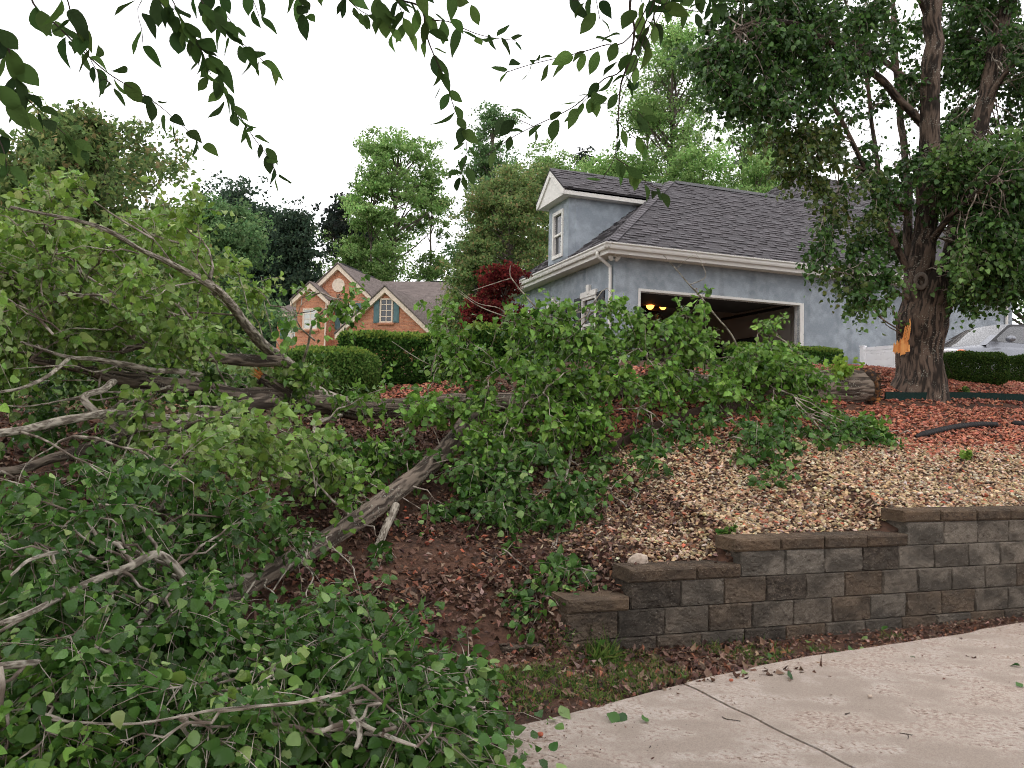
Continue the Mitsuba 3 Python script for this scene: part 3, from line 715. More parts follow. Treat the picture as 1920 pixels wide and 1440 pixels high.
# higher roof behind
A2, Z2 = 8.02 - RB - OV, EZ
h2 = 1.75                                       # rise of the higher roof above the garage ridge, plan run = h2 / SL
q0 = hp(8.0, RB, RZ); ru = h2 / SL; ap = q0 + (AX + BX) * ru + ZX * h2; q1 = q0 + BX * 2 * ru; q2 = q1 + AX * 2 * ru; q3 = q0 + AX * 6
dk = MB().put(*prism([q0, q1, q1 - ZX * 1.2, q0 - ZX * 1.2], AX * .3))
far = ap + AX * 4
fl = hp(8.0 - 1.2, RB - 1.2, RZ - 1.2 * SL)
for poly in ([fl, ap, ap + AX * 5, fl + AX * 7], [fl, fl + BX * (2 * ru + 2.4), ap]):
    dk.put(*prism(np.array(poly) - ZX * .05, ZX * .05))
add(f'{H}__upper_roof', dk.ply('roof_under'), 'higher hip roof behind the garage ridge')
n_d = len(shingle_pieces)
slope_shingles(fl + BX * (2 * ru + 2.4), -BX, AX, SL, 30, lambda t: t, lambda t: 2 * ru + 2.4 - t, 4)
slope_shingles(fl, AX, BX, SL, 30, lambda t: t, lambda t: 6, 5)


def lay(key, pieces, top):
    d = np.array([np.linalg.norm(v.mean(0) - EYE) for v, _ in pieces]); order = np.argsort(d)
    for i in order[:top]:
        v, c = pieces[i]; add(f'{key}__shingle', mikit.ply((v, BOXF), 'roof_shingle', uv=tone_uv(np.tile(c, (8, 1)))))
    m = MB()
    for i in order[top:]:
        v, c = pieces[i]; m.put(v, BOXF, c)
    add(f'{key}__shingles', m.ply('roof_shingle'), kind='stuff')


lay(roof, shingle_pieces[:n_main], 300)
lay(f'{H}__dormer_roof', shingle_pieces[n_main:n_d], 60)
lay(f'{H}__upper_roof', shingle_pieces[n_d:], 0)


def hip_caps(p0, p1, side, key, w=.15, step=.19, vent=False):
    p0, p1 = np.asarray(p0), np.asarray(p1); L = np.linalg.norm(p1 - p0); d = (p1 - p0) / L; g = np.random.default_rng(9)
    s = unit(np.cross(d, ZX)); up = np.cross(s, d); drop = .32 if not vent else .35
    for i in range(int(L / step)):
        o_ = p0 + d * step * i; a = []
        for t, h in ((-.01, .028), (step + .01, .012)):
            for x, y in ((-w, -w * drop - .01), (-w, -w * drop), (0, 0), (w, -w * drop), (w, -w * drop - .01)):
                a.append(o_ + d * t + s * x + up * (y + h))
        f = [[k, k + 1, k + 6, k + 5] for k in range(4)] + [[0, 1, 3, 4]]
        c = np.array([1, .94, 1.0]) * (g.choice([.075, .10, .12]))
        add(f'{key}__hip_cap', mikit.ply((np.array(a), np.array(f)), 'roof_shingle', uv=tone_uv(np.tile(c, (10, 1)))))


hip_caps(eC + (AX + BX) * .1 + ZX * (.1 * SL + .02), Pk + ZX * .02, 1, roof)
hip_caps(q0 - (AX + BX) * 0 + ZX * .03, ap + ZX * .03, 1, f'{H}__upper_roof')
part('ridge_vent', MB().put(*prism([hp(-OV + RL + .2, RB - .16, RZ - .07), hp(-OV + RL + .2, RB, RZ + .07), hp(-OV + RL + .2, RB + .16, RZ - .07)], AX * 9)).put(*prism([hp(.35, DB - .13, DR - .03), hp(.35, DB, DR + .08), hp(.35, DB + .13, DR - .03)], AX * 2.9)), 'black_part', 'black ridge vent strip')

# things seen inside the garage
def lamp(p, r, label):
    k = add('pendant_lamp', None, label, 'lamp')
    sh = trimesh.creation.revolve([(.02, .16), (.05, .14), (.12, .03), (.14, 0), (.132, 0), (.11, .03), (.045, .13), (.02, .15)], sections=18)
    add(f'{k}__shade', MB().put(np.array(sh.vertices) + p, sh.faces).ply('black_part', 40))
    add(f'{k}__cord', MB().put(*box((-.004, -.004, .15), (.004, .004, 5.45 - p[2]), np.array(p), AX, BX)).ply('black_part'))
    s = trimesh.creation.icosphere(subdivisions=2, radius=r)
    sh = mikit.ply((np.array(s.vertices) * [1, 1, 1.15] + p + [0, 0, -.045], np.array(s.faces)), 'lamp_lens', smooth=True); sh['emitter'] = {'type': 'area', 'radiance': {'type': 'rgb', 'value': [2.2, .62, .10]}}
    add(f'{k}__bulb', sh, 'glowing orange bulb')


lamp((3.834, 22.808, 5.175), .115, 'left orange lit lamp hanging inside the dark garage')
lamp((4.305, 23.407, 5.246), .10, 'right orange lit lamp hanging inside the dark garage')


def panel(p, w, h, label, key='wall_screen'):
    k = add(key, MB().put(*box((-.03, -w / 2, -h / 2), (0, w / 2, h / 2), np.array(p), AX, BX)).ply('black_part'), label, 'screen')
    add(f'{k}__glass', MB().put(*box((-.034, -w / 2 + .03, -h / 2 + .03), (-.0305, w / 2 - .03, h / 2 - .03), np.array(p), AX, BX)).ply('dark_pane'))


panel(hp(5.93, 2.9, 4.05), .9, .75, 'black framed panel on the garage partition, nearer the opening')
panel(hp(5.93, 4.6, 3.9), .9, .9, 'black framed panel on the garage partition, farther inside')
k = add('hanging_bicycle', None, 'dark bicycle with round wheels in the shadow at the left of the garage', 'bicycle')
for i, c in enumerate(((4.146, 23.775, 4.730), (4.894, 24.049, 4.449))):
    c = np.array(c); t = trimesh.creation.torus(.31, .02, major_sections=36, minor_sections=8); v = np.array(t.vertices)
    w = add(f'{k}__wheel', MB().put(c + v[:, :1] * AX + v[:, 1:2] * ZX + v[:, 2:] * BX, t.faces).ply('black_part', 40))
    ang = np.arange(16) * math.pi / 8; P_ = np.stack([np.tile(c, (16, 1)), c + .3 * (np.cos(ang)[:, None] * AX + np.sin(ang)[:, None] * ZX)], 1)
    add(f'{w}__spokes', MB().put(*tubes(P_, np.full((16, 2), .002), 3)).ply('alloy'))
c0, c1 = np.array((4.146, 23.775, 4.730)), np.array((4.894, 24.049, 4.449)); up_ = np.cross(unit(c1 - c0), -BX); mid = (c0 + c1) / 2
fr = [(c0, c0 + up_ * .55 + .12 * unit(c1 - c0)), (c0 + up_ * .45 + .1 * unit(c1 - c0), mid - up_ * .02), (mid - up_ * .02, mid + up_ * .5 + .12 * unit(c1 - c0)), (mid, c1), (c1, mid + up_ * .45 + .1 * unit(c1 - c0)), (c0 + up_ * .5 + .1 * unit(c1 - c0), mid + up_ * .48 + .1 * unit(c1 - c0))]
add(f'{k}__frame', MB().put(*tubes(np.array(fr), np.full((6, 2), .016), 8)).ply('black_part', 40))
add(f'{k}__handlebar', MB().put(*tubes(np.array([[c0 + up_ * .56 - BX * .28, c0 + up_ * .56 + BX * .28]]), np.full((1, 2), .013), 6)).ply('black_part'))
sd = trimesh.creation.box((.26, .12, .05)); add(f'{k}__saddle', MB().put(np.array(sd.vertices) + mid + up_ * .55 + .12 * unit(c1 - c0), sd.faces).ply('black_part'))
p = np.array((4.359, 21.296, 3.356)); m = MB()
m.put(*box((-.3, -.25, -.35), (.3, .25, .22), p, AX, BX)).put(*box((-.3, -.262, .10), (.3, -.251, .22), p, AX, BX)).put(*box((-.3, -.25, .222), (-.01, .25, .232), p, AX, BX)).put(*box((.01, -.25, .222), (.3, .25, .232), p, AX, BX))
rough('cardboard', (.42, .30, .22), .9)
add('cardboard_box', m.ply('cardboard'), 'brown cardboard box standing in the garage opening behind the leaves', 'box')
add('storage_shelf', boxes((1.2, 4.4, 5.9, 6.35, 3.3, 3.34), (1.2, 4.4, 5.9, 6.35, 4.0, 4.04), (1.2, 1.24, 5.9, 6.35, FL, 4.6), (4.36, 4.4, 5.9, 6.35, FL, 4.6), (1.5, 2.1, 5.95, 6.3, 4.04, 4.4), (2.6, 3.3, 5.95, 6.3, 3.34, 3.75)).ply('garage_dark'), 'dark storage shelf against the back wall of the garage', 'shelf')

# ---------------------------------------------------------------- white vinyl fence
F = add('vinyl_fence', None, 'low white vinyl privacy fence between the garage wall and the standing tree', 'fence')
f0 = hp(7.36, -.25, 0); f1 = f0 + AX * .25 - BX * 1.1
fd = unit(f1 - f0); fs = np.cross(fd, ZX); fz = float((9.300, 21.778, 3.986)[2])
for s in (0, 1.0):
    q = f0 + fd * s * np.linalg.norm(f1 - f0)
    k = add(f'{F}__post', MB().put(*box((-.06, -.06, 2.6), (.06, .06, fz), q, fd, fs)).ply('vinyl_white'))
    add(f'{k}__cap', MB().put(*box((-.07, -.07, fz), (.07, .07, fz + .03), q, fd, fs)).ply('vinyl_white'))
L = np.linalg.norm(f1 - f0)
for i in range(9):
    z = 2.6 + .17 * i
    if z > fz - .15: break
    add(f'{F}__board', MB().put(*box((.062, -.02, z), (L - .062, .02, min(z + .166, fz - .113)), f0, fd, fs)).ply('vinyl_white'))
add(f'{F}__rail', MB().put(*box((.062, -.03, fz - .11), (L - .062, .03, fz - .02), f0, fd, fs)).ply('vinyl_white'))

# ---------------------------------------------------------------- the parked car
def car(org, yaw):
    e1 = np.array([math.cos(yaw), math.sin(yaw), 0]); e2 = np.array([-math.sin(yaw), math.cos(yaw), 0])   # e1 points to the front
    w = lambda v: np.asarray(org) + v[:, :1] * e1 + v[:, 1:2] * e2 + v[:, 2:] * ZX
    C = add('parked_car', None, 'grey sedan parked behind the hedge to the right of the standing tree', 'car')
    # lower body: stations x, half width, bottom, belt height
    st = [(-2.35, .62, .42, .78), (-2.3, .72, .34, .92), (-2.0, .84, .26, 1.0), (-1.4, .9, .22, 1.0), (-.4, .91, .2, .98), (.5, .91, .2, .96), (.9, .90, .2, .95), (1.3, .88, .22, .91), (1.8, .85, .24, .84), (2.15, .76, .27, .74), (2.32, .62, .34, .62), (2.38, .5, .42, .55)]
    st = catmull(np.array([(a, h_, lo, hi) for a, h_, lo, hi in st]), 48)
    ring = []
    for x, h_, lo, hi in st:
        th = np.linspace(0, 2 * np.pi, 29)[:-1]; c_, s_ = np.cos(th), np.sin(th)
        y = h_ * np.sign(c_) * np.abs(c_) ** .38; z = (lo + hi) / 2 + (hi - lo) / 2 * np.sign(s_) * np.abs(s_) ** .42
        y = y * np.where(z > lo + .45 * (hi - lo), 1 - .06 * (z - lo - .45 * (hi - lo)) / (hi - lo) * 2, 1)
        ring.append(np.c_[np.full(28, x), y, z])
    n = len(ring); v = np.vstack(ring); i, j = np.meshgrid(np.arange(n - 1), np.arange(28), indexing='ij')
    f = np.stack([i * 28 + j, i * 28 + (j + 1) % 28, (i + 1) * 28 + (j + 1) % 28, (i + 1) * 28 + j], -1).reshape(-1, 4)
    f = np.vstack([f, [[0, 9, 18, 27]], [[(n - 1) * 28, (n - 1) * 28 + 9, (n - 1) * 28 + 18, (n - 1) * 28 + 27]]])
    add(f'{C}__body', MB().put(w(v), f).ply('car_paint', 35))
    prof = lambda x: np.interp(x, [-1.75, -.95, -.2, .2, .32, 1.12, 1.24], [.98, 1.40, 1.46, 1.44, 1.41, .95, .87])
    hw = lambda z: np.interp(z, [.93, 1.46], [.80, .56])
    def sheet(xs, lo, hi, off, side):
        a = []
        for x in xs:
            for z in (lo(x), hi(x)): a.append((x, side * (hw(z) + off), z))
        k = np.arange(len(xs) - 1) * 2
        return w(np.array(a)), np.stack([k, k + 1, k + 3, k + 2], -1)
    xs = np.linspace(-1.72, 1.22, 40); m = MB(); g_ = MB()
    roofv = []
    for x in xs:
        z = prof(x); yy = np.linspace(-1, 1, 9)
        roofv += [(x, y * hw(z), z + .035 * (1 - y * y)) for y in yy]
    roofv = np.array(roofv); i, j = np.meshgrid(np.arange(39), np.arange(8), indexing='ij'); o_ = i * 9 + j
    q = np.stack([o_, o_ + 9, o_ + 10, o_ + 1], -1).reshape(-1, 4); xm = roofv[q].mean(1)[:, 0]; ym = np.abs(roofv[q].mean(1)[:, 1])
    ws = (xm > .34) & (ym < .62); rw = (xm < -.95) & (ym < .62)
    def pick_faces(k):
        u, inv = np.unique(q[k], return_inverse=True); return w(roofv[u]), inv.reshape(-1, 4)
    add(f'{C}__roof', MB().put(*pick_faces(~ws & ~rw)).ply('car_paint', True))
    add(f'{C}__windscreen', MB().put(*pick_faces(ws)).ply('car_glass', True), 'windscreen mirroring the white sky')
    add(f'{C}__rear_window', MB().put(*pick_faces(rw)).ply('car_glass', True))
    for s in (-1, 1):
        xs_ = np.linspace(-1.3, .84, 30); top = lambda x: np.minimum(prof(x) - .055, 1.40); bot = lambda x: np.minimum(.985, top(x))
        add(f'{C}__side_window', MB().put(*sheet(xs_, bot, top, .004, s)).ply('car_glass'))
        xa = np.linspace(-1.74, 1.11, 50); add(f'{C}__window_frame', MB().put(*sheet(xa, lambda x: np.minimum(.972, prof(x)), prof, 0, s)).ply('black_part'))
        add(f'{C}__shoulder', MB().put(*sheet(np.linspace(-1.8, 1.22, 50), lambda x: .82 + 0 * x, lambda x: np.minimum(.974, prof(x)), .012, s)).ply('car_paint'))
        mm = trimesh.creation.icosphere(subdivisions=2); k = add(f'{C}__mirror', MB().put(w(np.array(mm.vertices) * [.08, .12, .075] + [.72, s * 1.0, 1.03]), mm.faces).ply('car_paint', True))
        hl = trimesh.creation.icosphere(subdivisions=2); add(f'{C}__headlight', MB().put(w(np.array(hl.vertices) * [.24, .17, .075] + [2.06, s * .62, .70]), hl.faces).ply('lamp_lens', True))
        add(f'{C}__indicator', MB().put(w(np.array(hl.vertices) * [.12, .05, .05] + [1.92, s * .80, .70]), hl.faces).ply('amber_lens', True))
        for x in (-1.42, 1.42):
            ty = trimesh.creation.torus(.235, .085, major_sections=28, minor_sections=10); tv = np.array(ty.vertices)
            k = add(f'{C}__wheel', MB().put(w(np.c_[tv[:, 0] + x, tv[:, 2] + s * .80, tv[:, 1] + .32]), ty.faces).ply('tyre_rubber', 40))
            rm = MB()
            for a in range(7):
                t_ = a * 2 * math.pi / 7; d_ = np.array([math.cos(t_), math.sin(t_)]); e_ = np.array([-d_[1], d_[0]])
                c4 = np.array([d_ * .03 + e_ * .03, d_ * .03 - e_ * .03, d_ * .2 - e_ * .025, d_ * .2 + e_ * .025])
                vv = np.vstack([np.c_[c4[:, 0] + x, np.full(4, s * y_), c4[:, 1] + .32] for y_ in (.86, .88)]); rm.put(w(vv), BOXF)
            add(f'{k}__rim', rm.ply('alloy'))
    gb_ = trimesh.creation.box((.05, .8, .16)); add(f'{C}__grille', MB().put(w(np.array(gb_.vertices) + [2.36, 0, .5]), gb_.faces).ply('black_part'))
    bp = trimesh.creation.box((.12, 1.3, .1)); add(f'{C}__bumper_strip', MB().put(w(np.array(bp.vertices) + [2.3, 0, .36]), bp.faces).ply('black_part'))


car(np.array((11.549, 19.400, 3.936)) * [1, 1, 0] + [0, 0, 2.83], math.radians(198))
# ---------------------------------------------------------------- brick house far behind
BH = add('brick_house', None, 'orange brick house with steep grey gables and teal shutters beyond the hedge', 'house')
b1_ = np.array([math.cos(.26), -math.sin(.26), 0]); b2_ = np.array([math.sin(.26), math.cos(.26), 0])
bo = np.array((-10.851, 50.000, 9.121)); bo = np.array([bo[0], bo[1], 0])
bp_ = lambda u, w_, z: bo + b1_ * u + b2_ * w_ + ZX * z
bbox = lambda u0, u1, w0, w1, z0, z1: box((u0, w0, z0), (u1, w1, z1), bo, b1_, b2_)


def bpart(name, mb, bsdf, label=None): return add(f'{BH}__{name}', mb.ply(bsdf), label)


def gable(u, hw_, ze, zp, w0, w1, zb, tw=.17):
    """gabled wing: brick prism, cream rakes, two roof slabs"""
    m = MB().put(*prism([bp_(u - hw_, w0, zb), bp_(u + hw_, w0, zb), bp_(u + hw_, w0, ze), bp_(u, w0, zp), bp_(u - hw_, w0, ze)], b2_ * (w1 - w0)))
    bpart('gable_wall', m, 'brick')
    o_, sl = .28, (zp - ze) / hw_
    m = MB()
    for s in (-1, 1):
        e_ = ze - o_ * sl
        m.put(*prism([bp_(u + s * (hw_ + o_), w0 - .24, e_ - .12), bp_(u + s * (hw_ + o_), w0 - .24, e_ + tw), bp_(u, w0 - .24, zp + tw + .02), bp_(u, w0 - .24, zp - .14)][::s], b2_ * .235))
        m.put(*bbox(*sorted((u + s * hw_, u + s * (hw_ + o_))), w0, w1, e_ - .12, e_ + .10))
    bpart('rake_trim', m, 'cream_trim')
    m = MB()
    for s in (-1, 1):
        e_ = ze - o_ * sl
        m.put(*prism([bp_(u + s * (hw_ + o_ + .04), w0 - .3, e_ + tw), bp_(u, w0 - .3, zp + tw + .05), bp_(u, w0 - .3, zp + tw + .13), bp_(u + s * (hw_ + o_ + .04), w0 - .3, e_ + tw + .08)][::s], b2_ * (w1 - w0 + .3)))
    bpart('gable_roof', m, 'far_shingle')


def bwin(u, w0, z0, z1, wd, curtain=True, sh=True, hk=None):
    m = MB()
    for q_ in ((u - wd / 2, u - wd / 2 + .09, z0, z1), (u + wd / 2 - .09, u + wd / 2, z0, z1), (u - wd / 2 + .09, u + wd / 2 - .09, z1 - .09, z1), (u - wd / 2 + .09, u + wd / 2 - .09, z0, z0 + .08)): m.put(*bbox(q_[0], q_[1], w0 - .07, w0 - .004, q_[2], q_[3]))
    m.put(*bbox(u - .02, u + .02, w0 - .05, w0 - .03, z0 + .08, z1 - .09))
    for t in (.25, .5, .75): m.put(*bbox(u - wd / 2 + .09, u + wd / 2 - .09, w0 - .049, w0 - .031, z0 + (z1 - z0) * t - .02, z0 + (z1 - z0) * t + .02))
    k = bpart('window', m, 'cream_trim')
    add(f'{k}__pane', MB().put(*bbox(u - wd / 2 + .09, u + wd / 2 - .09, w0 - .03, w0 - .012, z0 + .08, z1 - .09)).ply('curtain_pane' if curtain else 'dark_pane'))
    add(f'{k}__sill', MB().put(*bbox(u - wd / 2 - .1, u + wd / 2 + .1, w0 - .12, w0 - .005, z0 - .12, z0 - .005)).ply('brick'))
    if sh:
        for s in (-1, 1):
            a, b = sorted((u + s * (wd / 2 + .04), u + s * (wd / 2 + .38)))
            m = MB().put(*bbox(a, b, w0 - .06, w0 - .005, z0, z1))
            for f_ in (0, .5): m.put(*bbox(a + .05, b - .05, w0 - .075, w0 - .061, z0 + (z1 - z0) * (f_ + .05), z0 + (z1 - z0) * (f_ + .45)))
            bpart('shutter', m, 'teal_shutter')


gable(0, 2.35, 9.05, 11.15, 0, 7, 4.0)
gable(4.35, 2.75, 6.75, 9.2, -2.6, 5, 4.0)
gable(-1.35, 1.0, 9.0, 9.85, -.9, 2, 4.0)
bpart('left_wall', MB().put(*bbox(-5.0, -2.36, 1.4, 7, 4.0, 8.45)), 'brick')
bpart('body_wall', MB().put(*bbox(2.36, 12, 3.2, 10, 4.0, 8.0)), 'brick')
bpart('left_roof', MB().put(*prism([bp_(-5.35, 1.05, 8.5), bp_(-1, 1.05, 8.5), bp_(-1, 4.2, 10.6), bp_(-2.6, 4.2, 10.6)], ZX * .1)).put(*prism([bp_(-5.35, 7.4, 8.5), bp_(-5.35, 1.05, 8.5), bp_(-2.6, 4.2, 10.6)], ZX * .1)), 'far_shingle')
bpart('left_eave', MB().put(*bbox(-5.3, -2.4, 1.1, 1.4, 8.33, 8.52)), 'cream_trim')
bpart('main_roof', MB().put(*prism([bp_(-.5, 1.5, 8.6), bp_(14, 1.5, 7.2), bp_(13, 7.5, 11.2), bp_(-.5, 7.5, 11.55)], ZX * .1)).put(*prism([bp_(-.5, 13, 8), bp_(-.5, 7.5, 11.55), bp_(13, 7.5, 11.2), bp_(13, 13, 8)], ZX * .1)), 'far_shingle')
bpart('ridge_cap', MB().put(*bbox(3.2, 9, 7.4, 7.6, 11.42, 11.56)), 'black_part')
bpart('ridge_cap', MB().put(*bbox(-.06, .06, .3, 5, 11.40, 11.5)), 'black_part')
v_ = trimesh.creation.cylinder(.42, .06, sections=24); vv = np.array(v_.vertices); bpart('gable_vent', MB().put(bp_(0, -.03, 10.05) + vv[:, :1] * b1_ + vv[:, 1:2] * ZX + vv[:, 2:] * b2_, v_.faces), 'cream_trim', 'round cream gable vent')
bwin(.72, 0, 7.3, 8.92, .95)
bwin(4.4, -2.6, 7.35, 8.75, .8, False)
bwin(-3.95, 1.4, 6.9, 8.25, .8); bwin(-2.75, 1.4, 6.9, 8.25, .7)
bwin(-1.35, -.9, 7.2, 8.5, 1.0, True, False)
add(f'{BH}__downspout', MB().put(*bbox(-.34, -.26, -.98, -.92, 5, 9.0)).ply('cream_trim'))

# ---------------------------------------------------------------- hedges and shrubs
GREEN = [(.045, .105, .022), (.07, .155, .03), (.11, .21, .045), (.03, .07, .018)]


def hedge(org, e1, L, D, h, n, size, cols, wts, label, key='hedge', round_=.18, seed=1, cat='hedge', top_cols=None):
    """clipped hedge: stems, and leaves filling the outer shell of a rounded box"""
    g = np.random.default_rng(seed); e1 = unit(np.array(e1, float)); e2 = np.cross(ZX, e1)
    half = np.array([L / 2, D / 2, h / 2]); q = g.uniform(-1, 1, (n, 3)) * half
    ax = g.choice(3, n, p=np.array([D * h, L * h, L * D]) / (D * h + L * h + L * D)); i_ = np.arange(n)
    q[i_, ax] = np.sign(q[i_, ax]) * (half[ax] - .16 * g.random(n) ** 2)
    inner = np.sign(q) * np.maximum(np.abs(q) - (half - round_), 0); d_ = np.linalg.norm(inner, axis=1, keepdims=True)
    q = np.where(d_ > round_, q - inner + inner / (d_ + 1e-9) * round_ * (1 - .25 * g.random((n, 1)) ** 2), q)
    q *= (1 + .07 * (meshkit.noise(q * 4.0 + seed, seed) - .4)[:, None] * 2); m = len(q)
    out = unit(q / half ** 1.2); N = unit(out + .8 * g.normal(size=(m, 3))); X = unit(np.cross(N, rand_dir(m, g)) + [0, 0, .5])
    P = org + q[:, :1] * e1 + q[:, 1:2] * e2 + (q[:, 2:] + h / 2 + .03) * ZX
    c = pal(m, cols, wts, g)
    if top_cols is not None:                              # young shoots along the clipped top
        t = (q[:, 2] > h / 2 - .11) & (g.random(m) < .75); c[t] = pal(t.sum(), top_cols, [1] * len(top_cols), g)
    k = add(key, None, label, cat)
    add(f'{k}__foliage', MB().put(*leaves(RHOMB, P, X, N, size * g.uniform(.7, 1.3, m), c, .2, -.1, .3, seed)).ply('leaf_soft', True), kind='stuff')
    ns = max(6, int(L * 9)); u = np.c_[g.uniform(-L / 2, L / 2, ns) * .9, g.uniform(-D / 2, D / 2, ns) * .7]
    S = org + u[:, :1] * e1 + u[:, 1:2] * e2 - [0, 0, .08]; E_ = S + np.c_[.15 * g.normal(size=(ns, 2)), np.full(ns, h * .9)]
    add(f'{k}__stems', MB().put(*tubes(np.stack([S, (S + E_) / 2 + .05 * g.normal(size=(ns, 3)), E_], 1), np.tile([.012, .009, .004], (ns, 1)), 4)).ply('twig_dark', True), kind='stuff')
    return k


YG = [(.22, .30, .06), (.16, .25, .05)]
hedge(np.array((-1.557, 13.370, 2.254)) + np.array([.1, .75, -.05]), (1, .10, 0), 3.0, 1.3, .90, 46000, .055, GREEN, [4, 3, 1, 4], 'long dark green clipped hedge with light green top in front of the brick house', seed=11, top_cols=YG)
hedge(np.array((-0.265, 13.320, 2.449)) + np.array([.35, .9, -.05]), (1, .2, 0), 1.9, 1.3, .9, 18000, .055, GREEN, [4, 3, 1, 4], 'clipped hedge beside the blue house wall, partly behind fallen branches', seed=12, top_cols=YG)
hedge(np.array((-2.787, 12.200, 1.975)) + np.array([-.05, .45, -.03]), (1, .0, 0), 1.55, 1.0, .80, 22000, .045, [(.08, .16, .035), (.12, .21, .05), (.17, .26, .07), (.04, .09, .02)], [3, 4, 3, 2], 'rounded light green shrub with domed top in front of the long hedge', 'round_shrub', .40, 13, 'shrub', YG)
hedge(hp(3.75, -1.55, 2.78), AX, 2.9, .9, .86, 24000, .05, GREEN, [3, 3, 1.5, 3], 'clipped hedge with yellow-green top in front of the garage opening', seed=14, top_cols=YG)
hedge(np.array((8.124, 14.170, 2.564)) + np.array([.06, .35, -.02]), (1, .12, 0), .98, .75, .55, 16000, .034, [(.035, .07, .018), (.06, .105, .025), (.10, .15, .035)], [4, 3, 1], 'small dark boxwood hedge in front of the grey car', seed=15, round_=.14, top_cols=[(.10, .16, .04), (.06, .11, .03)])
hedge(np.array((9.914, 15.360, 2.648)) + np.array([.1, .4, -.02]), (1, .12, 0), .9, .7, .55, 12000, .034, [(.035, .07, .018), (.06, .105, .025), (.10, .15, .035)], [4, 3, 1], 'boxwood hedge cut by the right edge of the photo', seed=16, round_=.14)


def weed(p, h, n, ln, cols, label, seed, spread=.5, key='weed'):
    g = np.random.default_rng(seed); k = add(key, None, label, 'plant'); p = np.array(p)
    D = unit(np.c_[spread * g.normal(size=(n, 2)), np.ones(n)]); t = np.linspace(0, 1, 6)
    S = p + D[:, None] * (t[:, None] * h * g.uniform(.5, 1.1, (n, 1, 1))) - np.array([0, 0, 1]) * (t[:, None] ** 2 * h * .25)
    add(f'{k}__stem', MB().put(*tubes(S, np.tile(np.linspace(.003, .0012, 6), (n, 1)), 4)).ply('leaf_soft' if False else 'weed_stem', True))
    P = S[:, 1:].repeat(3, 1).reshape(-1, 3); m = len(P); X = unit(rand_dir(m, g) + [0, 0, .1]); N = unit(np.c_[.5 * g.normal(size=(m, 2)), np.ones(m)])
    add(f'{k}__leaves', MB().put(*leaves(BROAD_LO, P, X, N, ln * g.uniform(.6, 1.2, m), pal(m, cols, [1] * len(cols), g), seed=seed)).ply('leaf_soft', True), kind='stuff')


rough('weed_stem', (.16, .20, .06), .7)
weed((4.696, 11.600, 2.410), .42, 16, .075, [(.22, .36, .05), (.28, .42, .08)], 'bright yellow-green seedling standing behind the fallen trunk end', 41, .45)
weed((5.433, 9.740, 1.368), .18, 7, .05, [(.16, .28, .05), (.22, .33, .07)], 'small green weed growing where red mulch meets the pebbles', 42, .5)
weed((1.886, 7.060, 0.749), .10, 6, .05, [(.06, .13, .03), (.13, .22, .05)], 'small dark green weed in the gravel left of the middle capstones', 43, .7)
weed((7.352, 13.280, 2.351), .16, 7, .05, [(.09, .15, .04), (.15, .2, .06)], 'low weed in the mulch beside the boxwood hedge', 44, .7)
weed((3.681, 10.600, 2.120), .3, 6, .06, [(.1, .2, .04)], 'thin weed behind the fallen trunk near the garage', 45, .4)


